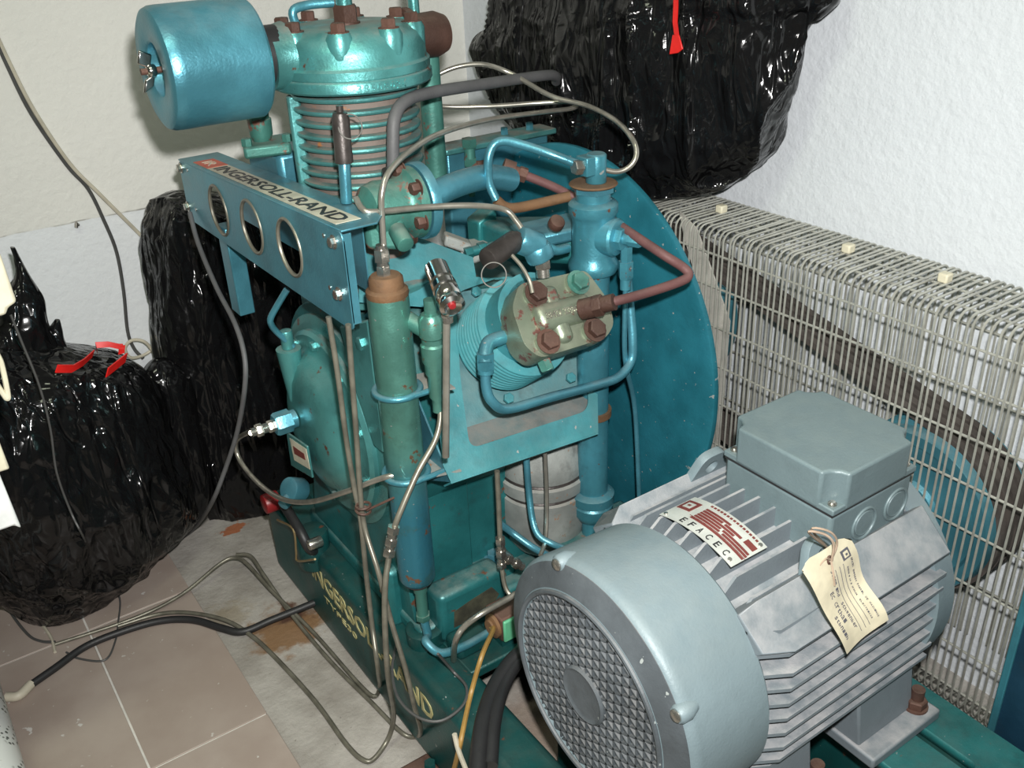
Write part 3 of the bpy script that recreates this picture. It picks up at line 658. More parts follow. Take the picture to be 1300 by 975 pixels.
# left vessel (tall green canister)
XK, YK = .561, 1.15
kan = obj('separator_vessel', M().lathe((XK,YK,0),(0,0,1),[(.022,.372),(.026,.374),(.030,.382),(.0305,.40),(.0305,.885),(.029,.892),(.020,.893)],44), GREEN, comp)
obj('end_cap', M().lathe((XK,YK,0),(0,0,1),[(.030,.886),(.031,.890),(.0305,.896),(.0255,.900),(.0245,.914),(.021,.918),(0,.919)],36), ORUST, kan)
obj('end_seal', M().lathe((XK,YK,0),(0,0,1),[(.0,.366),(.020,.367),(.025,.372),(.027,.378),(.01,.38)],32), REDTUBE, kan)
m2 = M(); fitting(m2, (XK-.002,YK,.917), (0,0,1), .0105, [(1,.016,'h'),(.8,.006,'c'),(1.1,.018,'h'),(.7,.006,'c')]); obj('top_fitting', m2, FIT, kan)
for zc, a in ((.735,(546,478)),(.588,(563,604))):
    ring = obj('clamp_ring', M().torus((XK,YK,zc),(0,0,1),.0345,.005,36,10), BLUEC, kan)
    e = V((.612,1.115,zc)); 
    obj('clamp_plate', M().prism([V((XK+.01,YK-.032,zc-.003)),V((.632,1.10,zc-.003)),V((.632,1.17,zc-.003)),V((XK+.01,YK+.034,zc-.003))],(0,0,.003)), SILVER, ring)
    obj('clamp_rod', M().tube([V((XK+.005,YK-.034,zc)),V((XK+.03,YK-.035,zc)),V((.628,1.115,zc+.002))],.0045,8), BLUEC, ring)
m2 = M(); q = fitting(m2, (XK+.003,YK,.368), (0,0,-1), .013, [(.9,.02,'c'),(.75,.05,'c'),(1.0,.012,'h')]); obj('drain_stem', m2, CASTG, kan)
obj('drain_pipe', M().tube([V((XK+.003,YK,.29)), V((XK+.004,YK-.008,.255)), at(541,815,y=1.12), at(560,829,y=1.10), at(590,820,y=1.10), at(620,803,y=1.11)], .0075, 12), BLUEC, comp)
obj('drain_boss', M().lathe((.582,1.185,.205),(0,0,1),[(.034,0),(.034,.028),(.028,.032),(.02,.032),(.018,.028),(0,.028)],28), BASEM, comp)
# tee valve beside it
tv = at(549,425,y=1.10)
tee = obj('tee_valve', M().lathe((tv.x,tv.y,tv.z),(0,0,1),[(.009,-.125),(.009,-.105),(.0125,-.10),(.0125,-.065),(.0155,-.06),(.0155,-.046),(.0185,-.040),(.0190,-.015),(.0165,-.012),(.0165,-.004),(.0190,-.001),(.0190,.026),(.014,.033),(.009,.034),(.009,.055)],28), GREEN, comp)
obj('side_boss', M().cyl(tv+V((0,0,-.0)), V((XK+.02,YK-.01,tv.z+.018)), .012, .013), CASTG, tee)
g0 = at(553,338,y=1.08); g1 = at(572,383,y=1.01)
gd = (g1-g0).normalized()
obj('push_valve', M().lathe(g0, gd, [(.012,0),(.0165,.004),(.0165,.035),(.013,.037),(.0175,.042),(.0175,.052),(.014,.054),(.0175,.058),(.0175,.068),(.0145,.072),(.0175,.076),(.0175,.086),(.012,.090),(.006,.086)], 28), CHROME, tee)
obj('red_button', M().rcyl(g0+gd*.083, g0+gd*.088, .0048, .001), REDD, tee)
m2 = M(); q = at(567,388,y=1.03); fitting(m2, q, (0,0,-1), .0095, [(1,.016,'h'),(.8,.008,'c')]); obj('pipe_nut', m2, FIT, tee)
obj('vent_tube', M().cyl(q, at(566,580,y=1.03), .0052, n=14), STEEL, tee)
# long line from the tee down to the floor
obj('steel_line', M().tube(ty([(558,515,1.10),(559,532,1.09),(552,560,1.08),(530,600,1.07),(508,650,1.06),(499,675,1.06)]), .0046, 10, 8), STEELD, comp)
m2 = M(); dd = (at(492,712,y=1.06)-at(499,672,y=1.06)); fitting(m2, at(500,668,y=1.06), dd, .0098, [(1,.012,'h'),(.75,.008,'c'),(1,.012,'h'),(.7,.006,'c'),(1,.012,'h')]); obj('line_coupling', m2, FIT, comp)
obj('steel_line', M().tube(ty([(494,705,1.06),(489,745,1.05),(489,800,1.05),(493,860,1.06)])+tz([(500,905,.10),(494,935,.03),(476,962,.012),(462,965,.012),(440,945,.012),(400,890,.012),(350,835,.012),(318,806,.014),(285,787,.02),(240,778,.016),(200,780,.013),(150,795,.013)]), .0046, 10, 6), STEELD, comp)
obj('steel_line', M().tube(tx([(417,402,.475),(428,470,.475),(440,560,.475),(450,620,.475),(458,660,.475),(464,720,.47),(472,790,.47)])+[at(480,850,x=.46),at(482,872,z=.02),at(474,884,z=.012),at(450,862,z=.011),at(400,805,z=.012),at(345,750,z=.035),at(315,717,z=.05),at(300,708,z=.05),at(280,715,z=.045),at(230,755,z=.02),at(170,785,z=.013),at(70,818,z=.012)], .0042, 10, 6), STEELD, comp)
obj('steel_line', M().tube(tx([(442,412,.48),(447,480,.48),(453,560,.478),(457,620,.476),(463,670,.474),(480,725,.47),(497,790,.47),(515,850,.47),(527,900,.48),(534,925,.50)])+[at(530,935,z=.012),at(510,930,z=.011),at(470,890,z=.011),at(420,840,z=.011),at(370,780,z=.02),at(335,730,z=.045),at(318,706,z=.055),at(300,704,z=.055)], .0042, 10, 6), STEELD, comp)
obj('wire_tie', M().torus(at(461,642,x=.476),(0,.1,1),.011,.0022,20,6).torus(at(461,648,x=.476),(0.2,-.1,1),.011,.0022,20,6).tube([at(465,648,x=.476),at(500,632,x=.53)],.002,6), RUST, comp)
obj('steel_line', M().tube([q2]+ [at(318,548,x=.44),at(300,560,x=.445),at(305,585,x=.445),at(330,615,x=.45),at(360,634,x=.46),at(395,637,x=.47),at(440,624,x=.49),at(485,607,x=.52),at(520,600,x=.56)], .0048, 10, 8), STEEL, comp)
obj('steel_line', M().tube(tz([(576,838,.215)])+ty([(578,815,1.02),(588,797,1.01),(610,780,1.0),(640,763,1.0),(658,752,1.0)]), .005, 10, 8), STEEL, comp)
# below the baffle plate
obj('steel_line', M().tube(ty([(631,598,1.10),(633,640,1.10),(635,690,1.10)]), .0045, 10), STEELD, comp)
m2 = M(); p_ = at(635,683,y=1.10); p_ = fitting(m2, p_, (0,0,-1), .009, [(1,.014,'h'),(.8,.01,'c'),(1.1,.016,'h'),(.8,.01,'c'),(1,.012,'h')]); fitting(m2, at(637,705,y=1.10), at(668,722,y=1.09)-at(637,705,y=1.10), .009, [(.9,.01,'c'),(1.05,.012,'h'),(.75,.008,'c'),(1.05,.012,'h'),(.8,.01,'c')]); obj('tee_fitting', m2, FIT, comp)
obj('steel_line', M().tube([p_, at(640,740,y=1.09), at(645,752,y=1.08), at(652,758,y=1.07)], .004, 8), STEELD, comp)
obj('blue_pipe', M().tube(ty([(668,580,1.14),(671,620,1.13),(676,660,1.11),(684,680,1.09),(700,690,1.07),(715,696,1.06)]), .0058, 10), BLUE, comp)
obj('blue_pipe', M().tube(ty([(635,665,1.16),(650,676,1.15),(675,694,1.12),(700,708,1.10)]), .0065, 10), BLUE, comp)
obj('steel_line', M().tube(ty([(692,575,1.12),(694,620,1.11),(694,660,1.10),(692,688,1.08),(686,705,1.06)]), .0038, 8), STEEL, comp)
sx, sy = .885, 1.235
sil = obj('silencer', M().lathe((sx,sy,0),(0,0,1),[(.03,.255),(.06,.262),(.078,.29),(.086,.34),(.085,.388),(.078,.394),(.085,.400),(.087,.424),(.079,.430),(.082,.436),(.078,.47),(.06,.51),(.04,.52)],44), SILVER, comp)
obj('silencer_seam', M().torus((sx,sy,.394),(0,0,1),.0795,.003,44,6), DARKV, sil)
obj('silencer_seam', M().torus((sx,sy,.430),(0,0,1),.0805,.003,44,6), DARKV, sil)
obj('silencer_stand', M().cyl((sx,sy,.205),(sx,sy,.26),.035), CASE, sil)
obj('suction_bend', M().tube([V((sx,sy,.45)),V((sx+.015,sy+.005,.49)),V((sx+.05,sy+.03,.53)),V((sx+.07,sy+.08,.58))],.066,24), SILVER, sil)
# oil pump block
ob = obj('sump_block', M().box((.597,1.15,.205),(.737,1.205,.312)), CASE, comp, .014, 3)
GRM = plain('oily_grime', (.035,.035,.02), .9, 0, .6, 90, .5)
obj('grime_patch', M().prism([V((.622,1.1495,.235)),V((.70,1.1495,.232)),V((.72,1.1495,.262)),V((.705,1.1495,.285)),V((.66,1.1495,.278)),V((.625,1.1495,.27))],(0,.002,0)), GRM, ob)
obj('sump_ledge', M().box((.62,1.205,.205),(.80,1.25,.275)), CASE, comp, .01)
gp = [at(a,b,y=1.0745) for a,b in ((562,772),(630,740),(634,762),(566,802))]
obj('pump_post', M().box((.548,1.245,.20),(.60,1.29,.33)), CASE, comp, .012)
for q in ((.60,1.235,.24),(.76,1.225,.275)):
    m2 = M(); bolt(m2, q, (0,0,1), .014, .014); obj('foot_bolt', m2, BLUE, comp)
obj('foot_link', M().box((.60,1.10,.2),(.67,1.15,.235)), BASEM, comp, .01)

# flywheel shroud
sh = obj('flywheel_shroud', M().lathe((1.10,1.408,.568),(-1,0,0),[(.384,-.012),(.392,-.012),(.394,-.006),(.393,-.001)]+[(.39*math.sqrt(1-q/12), .0005+.024*q/12) for q in range(0,12)]+[(.08,.07),(0,.07)],96), SHR, comp)
obj('flywheel', M().lathe((1.25,1.408,.568),(1,0,0),[(.05,0),(.166,0),(.166,.15),(.155,.15),(.155,.02),(.06,.02),(.06,.14),(0,.14)],64), BLUE, comp)

# ================================================================== V-BELTS
cA, cB = V((1.408,.568)), V((.74,.43)); RA, RB = .172, .152
D = cB-cA; L = D.length; base_a = math.atan2(D.y, D.x); off = math.acos((RA-RB)/L)
def belt_path():
    pts = []
    a0, a1 = base_a+off, base_a+2*math.pi-off
    for k in range(37): a = a0+(a1-a0)*k/36; pts.append((cA+V((math.cos(a),math.sin(a)))*RA, V((math.cos(a),math.sin(a)))))
    b0, b1 = base_a-off, base_a+off
    for k in range(29): a = b0+(b1-b0)*k/28; pts.append((cB+V((math.cos(a),math.sin(a)))*RB, V((math.cos(a),math.sin(a)))))
    return pts
bpth = belt_path()
def belt_mesh():
    m = M(); prof = [(-.0075,.004),(.0075,.004),(.0050,-.009),(-.0050,-.009)]; n = len(bpth); vs = []; fs = []
    for p, o in bpth:
        for w_, h in prof: q = p+o*h; vs.append((w_, q.x, q.y))
    for i in range(n):
        j = (i+1) % n
        for k in range(4): fs.append((i*4+k, i*4+(k+1)%4, j*4+(k+1)%4, j*4+k))
    return m.add(vs, fs)
bme = mesh_from(belt_mesh(), 'v_belt'); bme.materials.append(BELT)
nm = ['nearest to the motor', 'second from the motor', 'third from the motor', 'nearest to the wall']
for k in range(4):
    o = obj('v_belt', bme, None); o.location = (1.318+k*.0225,0,0)
    tag(o, 'dark rubber drive belt behind the wire guard, '+nm[k], 'belt', 'drive belts inside the wire guard')

# ================================================================== MOTOR
mo = thing('electric_motor', (.85,.74,.222), 'grey finned electric motor with round fan cowl and terminal box', 'motor')
MY, MZ = .737, .432
def yz(r, a): return MY+r*math.cos(a), MZ+r*math.sin(a)
cowl = obj('fan_cowl', M().lathe((.60,MY,MZ),(1,0,0),[(.143,.055),(.143,-.010),(.147,-.0135),(.153,-.0115),(.178,-.002),(.187,.003),(.191,.010),(.1915,.018),(.1865,.138),(.183,.142),(.16,.142)],96), GREY, mo)
obj('face_ring', M().lathe((.60,MY,MZ),(1,0,0),[(.154,-.0122),(.178,-.0028),(.1855,.0012),(.1855,.003),(.178,-.001),(.154,-.0105)],96,close=True), GRILLE, cowl)
obj('grille_rim', M().torus((.5870,MY,MZ),(1,0,0),.148,.004,96,8), GRILLE, cowl)
obj('grille_backing', M().lathe((.604,MY,MZ),(1,0,0),[(0,0),(.144,0),(.144,.004),(0,.004)],64), DUSTY, cowl)
g = M(); RG = .1435; sp = .0145
for ang in (90, 30, 150):
    a = math.radians(ang); d2 = V((math.cos(a), math.sin(a))); n2 = V((-d2.y, d2.x))
    k = -int(RG/sp)
    while k*sp < RG:
        h = k*sp; k += 1
        if abs(h) >= RG-.002: continue
        hl = math.sqrt(RG*RG-h*h); c = n2*h
        g.obox((.595, MY+c.x, MZ+c.y), (0, d2.x*hl, d2.y*hl), (.006,0,0), (0, n2.x*.0012, n2.y*.0012))
obj('grille_bars', g, GRILLE, cowl)
obj('hub_badge', M().lathe((.600,MY+.004,MZ-.004),(-1,0,0),[(.043,0),(.043,.012),(.040,.015),(.037,.013),(.033,.012),(0,.014)],48), GRILLE, cowl)
for a in (68, 150, 250):
    y_, z_ = yz(.185, math.radians(a)); 
    bs = obj('screw_boss', M().lathe((.597,y_,z_),(1,0,0),[(.0,0),(.010,0),(.0125,.003),(.0135,.016),(.008,.03),(0,.034)],24), GREY, cowl)
    m2 = M().lathe((.597,y_,z_),(-1,0,0),[(.0085,0),(.0085,.002),(.006,.004),(0,.0042)],18); obj('screw', m2, FIT, bs)
X0, X1 = .738, 1.085
body = obj('motor_body', M().lathe((X0,MY,MZ),(1,0,0),[(.15,0),(.158,.004),(.158,X1-X0),(.15,X1-X0+.004)],64), GREYD, mo)
# horizontal side fins (both sides), vertical top fins
zf = [MZ-.165+.0262*k for k in range(12)]
for side in (-1, 1):
    for z_ in zf:
        dz = z_-MZ; tip = min(.187, math.sqrt(max(.203**2-dz*dz, 0)))
        root = math.sqrt(max(.155**2-dz*dz, 0)) if abs(dz) < .155 else .03
        if tip-root < .01: continue
        ya, yb = MY+side*root, MY+side*tip; yc_ = MY+side*(tip-.022)
        obj('side_fin', M().prism([(X0-.002,ya,z_),(X0-.002,yc_,z_),(X0+.035,yb,z_),(X1+.012,yb,z_),(X1+.012,ya,z_)],(0,0,.0055)), GREYD, body)
for k in range(-5, 6):
    dy = k*.0285; zt = math.sqrt(.190**2-dy*dy)*.985; zr = math.sqrt(.155**2-dy*dy)
    x1_ = X1 if abs(k) > 3 else .935
    obj('top_fin', M().prism([(X0+.0,MY+dy-.0022,MZ+zr-.01),(X0+.0,MY+dy-.0022,MZ+zr+.012),(X0+.03,MY+dy-.0022,MZ+zt),(x1_,MY+dy-.0022,MZ+zt),(x1_,MY+dy-.0022,MZ+zr-.01)],(0,.0044,0)), GREYD, body)
shp = [(X0,MY-.205,MZ+.115),(X0,MY-.17,MZ+.155)]
for s_ in (-1,1):
    obj('shoulder', M().prism([V((X0-.002,MY+s_*.166,MZ+.112)),V((X0+.035,MY+s_*.187,MZ+.112)),V((X1+.012,MY+s_*.187,MZ+.112)),V((X1+.012,MY+s_*.132,MZ+.163)),V((X0+.02,MY+s_*.132,MZ+.163)),V((X0-.002,MY+s_*.122,MZ+.145))],V((0,-s_*.03,-.03))), GREYD, body, .002)
obj('end_bell', M().lathe((X1,MY,MZ),(1,0,0),[(.17,0),(.192,.002),(.192,.04),(.180,.052),(.12,.066),(.06,.072),(.06,.09),(0,.09)],64), GREY, mo)
obj('shaft', M().cyl((X1+.08,MY,MZ),(1.40,MY,MZ),.022), STEELD, mo)
obj('pulley', M().lathe((1.285,MY,MZ),(1,0,0),[(.03,0),(.05,0),(.055,.008),(.118,.008),(.124,.0),(.143,0),(.1455,.004),(.1455,.018)]+[q for k in range(4) for q in ((.147,.0225+k*.0225),(.136,.0285+k*.0225),(.136,.0375+k*.0225),(.147,.0435+k*.0225))]+[(.147,.118),(.03,.118)],72), BLUE, mo)
for s_ in (-1, 1):
    for xa, xb in ((.965,1.095),(.665,.735)):
        if xa < .7: xa, xb = .77, .86
        ft = obj('foot', M().box((xa-.005,MY+s_*.155-.055,.222),(xb+.03,MY+s_*.155+.055,.242)), GREYD, mo, .004)
        yi = MY+s_*.07; yo = MY+s_*.17
        obj('foot_web', M().prism([V((xa,yi,MZ-.10)),V((xa,MY+s_*.165,MZ-.09)),V((xa,yo+s_*.01,.24)),V((xa,yi,.24))],V((xb-xa,0,0))), GREYD, ft, .004)
        m2 = M(); m2.cyl((xb+.004,MY+s_*.182,.242),(xb+.004,MY+s_*.182,.2455),.019,n=20); m2.hex((xb+.004,MY+s_*.182,.2455),(0,0,1),.0165,.014); m2.cyl((xb+.004,MY+s_*.182,.259),(xb+.004,MY+s_*.182,.278),.010); obj('bolt', m2, RUST, ft)
# terminal box
bx0, bx1, by0, by1 = .900, 1.080, .612, .808
tb = obj('terminal_box', M().box((bx0+.004,by0+.004,.575),(bx1-.004,by1-.004,.652)), BOXG, mo, .006, 3)
cr = .0125
def notch(x, y, sx, sy): return [(x+sx*2*cr, y), (x+sx*1.75*cr, y+sy*cr), (x+sx*cr, y+sy*1.75*cr), (x, y+sy*2*cr)]
lo = [(bx0+.002,by0+.002),(bx1-.002,by0+.002),(bx1-.002,by1-.002),(bx0+.002,by1-.002)]
lo = notch(bx0,by0,1,1)[::-1]+notch(bx1,by0,-1,1)+notch(bx1,by1,-1,-1)[::-1]+notch(bx0,by1,1,-1)
lid = obj('box_lid', M().prism([V((*q,.6555)) for q in lo], V((0,0,.0565))), BOXG, tb, .004, 3)
obj('lid_flange', M().box((bx0+.0012,by0+.0012,.6545),(bx1-.0012,by1-.0012,.664)), BOXG, lid, .002)
obj('lid_seam', M().box((bx0+.003,by0+.003,.651),(bx1-.003,by1-.003,.655)), BLACK, lid)
for x_, y_ in ((bx0+.012,by0+.012),(bx1-.012,by0+.012),(bx1-.012,by1-.012),(bx0+.012,by1-.012)):
    obj('screw', M().lathe((x_,y_,.664),(0,0,1),[(.006,0),(.006,.003),(.004,.005),(0,.005)],16), FIT, lid)
for px_, py_ in ((1097,664),(1137,640)):
    q = at(px_,py_,y=by0+.003); obj('knockout', M().torus(q,(0,1,0),.024,.0022,40,8).torus(q,(0,1,0),.018,.0015,40,8).lathe(q+V((0,.002,0)),(0,-1,0),[(.018,0),(.018,.003),(0,.003)],32), BOXG, tb)
# lifting lugs
for a_, b_ in ((1028,694),(893,606)):
    s_ = -1 if a_ > 1000 else 1
    c = V((.885 if s_ < 0 else .93, MY+s_*.125, MZ+.165))
    obj('lifting_lug', sheet(round_poly([V((-.045,-.03,0)),V((.045,-.03,0)),V((.022,.032,0)),V((-.022,.032,0))],.016), [circ((0,.005),.012,20)], c, (1,0,0), (0,-s_*.3,.95), .014), GREY, body, .002)
# nameplate, bent over the fins
def np_pt(x, t): return V((x, MY+.197*math.sin(t), MZ+.191*math.cos(t)))
def np_patch(x0, x1, t0, t1, h, n=12):
    m = M(); vs = []; fs = []
    for k in range(n+1):
        t = t0+(t1-t0)*k/n; nrm = V((0,math.sin(t),math.cos(t)))
        for x in (x0, x1): vs.append(np_pt(x,t)+nrm*h)
    for k in range(n): fs.append((2*k,2*k+1,2*k+3,2*k+2))
    o = len(vs); vs2 = [v-V((0,math.sin(t0+(t1-t0)*(i//2)/n),math.cos(t0+(t1-t0)*(i//2)/n)))*.0008 for i, v in enumerate(vs)]
    fs += [tuple(i+o for i in reversed(f)) for f in list(fs)]
    fs += [(0,2*0+o,1+o,1),(2*n,2*n+1,2*n+1+o,2*n+o)] + [q for k in range(n) for q in ((2*k,2*k+2,2*k+2+o,2*k+o),(2*k+1,2*k+1+o,2*k+3+o,2*k+3))]
    return m.add(vs+vs2, fs)
NX0, NX1, NT0, NT1 = .768, .836, .30, -.40
plt = obj('nameplate', np_patch(NX0, NX1, NT0, NT1, .001), PLATEW, mo)
def frac(a): return NT0+(NT1-NT0)*a
for x0_, x1_, a0_, a1_ in ((.300,.355,.28,.99),(.365,.375,.25,1),(.395,.455,.29,.62),(.395,.455,.66,.99),(.475,.535,.29,.60),(.475,.535,.63,.98),(.555,.615,.29,.74),(.635,.70,.29,.55),(.635,.70,.58,.80),(.635,.78,.84,.97),(.72,.78,.29,.62)):
    W_ = NX1-NX0; obj('print_bar', np_patch(NX0+W_*x0_, NX0+W_*x1_, frac(a0_), frac(a1_), .0016, 8), PLATER, plt)
for i, ch in enumerate('EFACEC'):
    t = frac(.25+.115*i); p = np_pt(NX0+.004, t); tang = (np_pt(0,t-.035)-np_pt(0,t)); nrm = V((0,math.sin(t),math.cos(t)))
    obj('letter', text(ch, p+nrm*.0014, tang*1.0, V((.0115,0,0)), .0003, .01), INK, plt)
obj('logo', np_patch(NX0+.030, NX0+.056, frac(.02), frac(.20), .0016), PLATER, plt); obj('logo_mark', np_patch(NX0+.036, NX0+.050, frac(.06), frac(.16), .0020), PLATEW, plt)
obj('logo_mark', np_patch(NX0+.041, NX0+.045, frac(.09), frac(.13), .0024), PLATER, plt)
for i in range(16):
    obj('small_print', np_patch(NX0+.060, NX0+.0635, frac(.28+.043*i), frac(.28+.043*i+.028), .0016, 2), PLATER, plt)
for x_, a_ in ((.006,.93),(.061,.95),(.006,.05)):
    t = frac(a_); obj('rivet', M().cyl(np_pt(NX0+x_,t), np_pt(NX0+x_,t)+V((0,math.sin(t),math.cos(t)))*.003, .003, n=12), FIT, plt)

# ================================================================== PAPER TAG
tg = thing('paper_tag', at(1075,828,y=.525), 'creased cream paper tag with handwriting tied to the motor lug', 'tag')
TA, TB, TC, TD = at(1012,716,y=.560), at(1077,677,y=.575), at(1124,786,y=.528), at(1074,830,y=.520)
def tg_pt(a, b):   # a across, b down
    p = (TA*(1-a)+TB*a)*(1-b) + (TD*(1-a)+TC*a)*b
    nr = V((.25,-.95,.25)).normalized()
    return p + nr*(.004*math.sin(b*9)*(.4+a*.6)+.003*math.sin(a*4+b*3))
def tg_patch(a0, a1, b0, b1, h, na=10, nb=14, cut=0):
    vs = []; fs = []; nr = V((.25,-.95,.25)).normalized()
    for i in range(nb+1):
        for j in range(na+1):
            a = a0+(a1-a0)*j/na; b = b0+(b1-b0)*i/nb
            if cut and i == 0: b += cut*max(0, abs(a-.5)-.36)*1.2
            vs.append(tg_pt(a,b)+nr*h)
    w_ = na+1
    for i in range(nb):
        for j in range(na): fs.append((i*w_+j, i*w_+j+1, (i+1)*w_+j+1, (i+1)*w_+j))
    o = len(vs); vs += [v-nr*.0006 for v in vs]
    fs += [tuple(k+o for k in reversed(f)) for f in list(fs)]
    edge = [(0*w_+j,0*w_+j+1) for j in range(na)]+[(nb*w_+j+1,nb*w_+j) for j in range(na)]+[((i+1)*w_,i*w_) for i in range(nb)]+[(i*w_+na,(i+1)*w_+na) for i in range(nb)]
    fs += [(a,a+o,b+o,b) for a,b in edge]
    return M().add(vs, fs)
PAPER = plain('cream_paper', (.66,.60,.44), .7, 0, .05, var=.12)
pap = obj('paper', tg_patch(0,1,0,1,.0006,10,16,.5), PAPER, tg)
q = tg_pt(.44,.10); nr = V((.25,-.95,.25)).normalized(); obj('eyelet', M().torus(q+nr*.001, nr, .0045, .0016, 20, 6), RUST, pap)
obj('emblem', tg_patch(.68,.86,.10,.20,.0012,2,2), INKF, pap); obj('emblem_mark', tg_patch(.72,.82,.12,.18,.0018,2,2), PAPER, pap); obj('emblem_dot', tg_patch(.75,.79,.14,.16,.0023,1,1), INKF, pap)
def tag_word(s, a, b0, b1, size, mt):
    """lettering running down the tag, glyph tops to the right"""
    n = len(s)
    for i, ch in enumerate(s):
        if ch == ' ': continue
        ba = b0+(b1-b0)*i/n; bb = b0+(b1-b0)*(i+.75)/n
        p = tg_pt(a, ba); obj('letter', text(ch, p+nr*.0012, tg_pt(a,bb)-p, tg_pt(a+size,ba)-p, .0002), mt, pap)
tag_word('EFACEC', .83, .22, .33, .035, INKF)
tag_word('EMPRESA FABRIL DE MAQUINAS', .83, .36, .90, .03, INKF)
tag_word('Boite - Ac - Grande', .72, .28, .62, .025, INKF); tag_word('ELECTRICAS', .72, .66, .88, .025, INKF)
tag_word('Stamm Ind  Schwenker', .36, .20, .86, .055, INKF)
tag_word('EC Crthal', .22, .40, .74, .075, INKF); tag_word('stbnilh', .10, .62, .88, .06, INKF)
for a_ in (.46,.56,.65): obj('print_rule', tg_patch(a_,a_+.006,.22,.92,.0011,1,10), INKF, pap)
lug = V((.885,MY-.13,MZ+.175))
obj('string', M().tube([q+nr*.004, q+V((-.004,-.006,.03)), q+V((-.015,.0,.045)), q+V((-.03,.012,.048)), lug+V((0,-.004,.012)), lug+V((.01,.012,.0))], .0016, 6).tube([q+nr*.003, q+V((.003,-.006,.028)), q+V((-.012,-.004,.05)), q+V((-.028,.01,.053)), lug+V((.0,0,.014))], .0014, 6).tube([q+nr*.003, tg_pt(.36,.22)+nr*.004, tg_pt(.33,.34)+nr*.003], .0014, 6).tube([q+nr*.002,q+V((-.012,-.004,.010)),q+V((-.02,-.002,.002))],.0012,6), STRING, tg)

# ================================================================== BELT GUARD
gd_ = thing('belt_guard', (1.35,1.0,.0), 'galvanised wire mesh belt guard along the white wall', 'guard')
GX0, GX1, GZ0, GZ1, rb = 1.268, 1.440, .125, .812, .018
def arc(cx, cz, a0, a1, r=rb, n=4): return [V((cx+r*math.cos(math.radians(a0+(a1-a0)*k/n)), 0, cz+r*math.sin(math.radians(a0+(a1-a0)*k/n)))) for k in range(n+1)]
wp = [V((GX0+.05,0,GZ0-.012)),V((GX0+.012,0,GZ0-.010)),V((GX0,0,GZ0+.012)),V((GX0,0,GZ1-rb))]+arc(GX0+rb,GZ1-rb,180,90)+arc(GX1-rb,GZ1-rb,90,0)+[V((GX1,0,GZ0))]
wm = mesh_from(M().tube(wp, .0021, 6, smooth=False), 'wire'); wm.materials.append(ZINC)
ny = 124; pitch = .0128; ys = 1.80
for k in range(ny):
    o = obj('wire', wm, None, gd_); o.location = (0, ys-k*pitch, 0)
    o.rotation_euler = (random.uniform(-.004,.004), 0, 0)
ye = ys-(ny-1)*pitch
for x_, z_ in [(GX0+.004,z) for z in (.765,.70,.62,.54,.46,.365,.235,.15)]+[(GX0+.035,GZ1-.0045),(GX0+.09,GZ1-.0045),(GX1-.03,GZ1-.0045)]+[(GX1-.004,z) for z in (.72,.60,.48,.36,.24)]:
    obj('long_wire', M().cyl((x_,ys+.01,z_),(x_,ye-.01,z_),.0022,n=8), ZINC, gd_)
for a_, b_ in ((916,265),(1077,315),(1200,352)):
    q = at(a_,b_,z=GZ1+.008); obj('clip', M().box(q-V((.009,.009,.008)), q+V((.009,.009,.008))), CREAM, gd_, .003)
st = [at(a,b,x=GX0+.012) for a,b in ((862,268),(884,290),(926,408),(916,520),(905,610),(884,612),(893,520),(902,420),(868,300))]
obj('flat_strip', M().prism(st,(.003,0,0)), ALU, gd_)
obj('guard_foot', M().box((GX0+.03,1.70,.0),(GX0+.06,1.76,.14)), BLUE, gd_, .003)
obj('guard_foot', M().box((GX0+.03,.33,.0),(GX0+.06,.39,.14)), BLUE, gd_, .003)
# blue end plate in the foreground right
ep = thing('end_plate', (1.21,.42,0), 'dark blue sheet metal support plate at the right edge', 'plate')
obj('plate_web', M().box((1.2,.08,.0),(1.206,.48,.52)), NAVY, ep, .001)
obj('plate_edge', M().box((1.196,.474,.0),(1.212,.486,.52)), BLUEC, ep, .002)
obj('bolt', bolt(M(), (1.2,.40,.30), (-1,0,0), .01, .008), BLUE, ep)

# ================================================================== JUNCTION BOX AND CABLES ON THE BASE
jb = thing('junction_box', (.72,1.10,.205), 'small green electrical box with dusty top behind the fan cowl', 'box')
j0 = at(622,800,y=1.0); 
obj('box_body', M().box((.676,1.078,.222),(.765,1.13,.272)), RUST, jb, .004)
obj('box_front', M().box((.678,1.072,.224),(.765,1.079,.270)), GREENBOX, jb, .003)
obj('box_feet', M().box((.68,1.085,.205),(.755,1.125,.223)), BASEM, jb)
obj('cable_gland', M().lathe((.676,1.10,.247),(-1,0,0),[(.022,0),(.022,.006),(.014,.008),(.014,.012)],20), ORUST, jb)
c = obj('signal_cable', M().tube([V((.668,1.10,.247)),at(626,800,y=1.08),at(612,832,y=1.02)]+[at(a,b,z=.222) for a,b in ((598,880),(588,925))]+[at(583,950,z=.2),at(576,978,z=.12)], .0042, 8), ORANGE); tag(c, 'thin ochre cable running from the green box over the base', 'cable')
c = obj('signal_cable', M().tube([at(577,932,z=.228),at(582,952,z=.2),at(592,978,z=.16)], .0042, 8), LIGHTCABLE); tag(c, 'short cream cable end lying on the base at the bottom', 'cable')
pk = [at(664,826,z=.24),at(645,846,z=.235),at(625,880,z=.232),at(612,925,z=.232),at(606,985,z=.22)]
c = obj('power_cable', M().tube(pk, .014, 14), BLACK); tag(c, 'thick black power cable dropping beside the fan cowl, left strand', 'cable', 'black power cables')
pk = [p_+V((.026,.004,.0)) for p_ in pk]
c = obj('power_cable', M().tube(pk, .012, 14), BLACK); tag(c, 'thick black power cable pressed against the fan cowl, right strand', 'cable', 'black power cables')
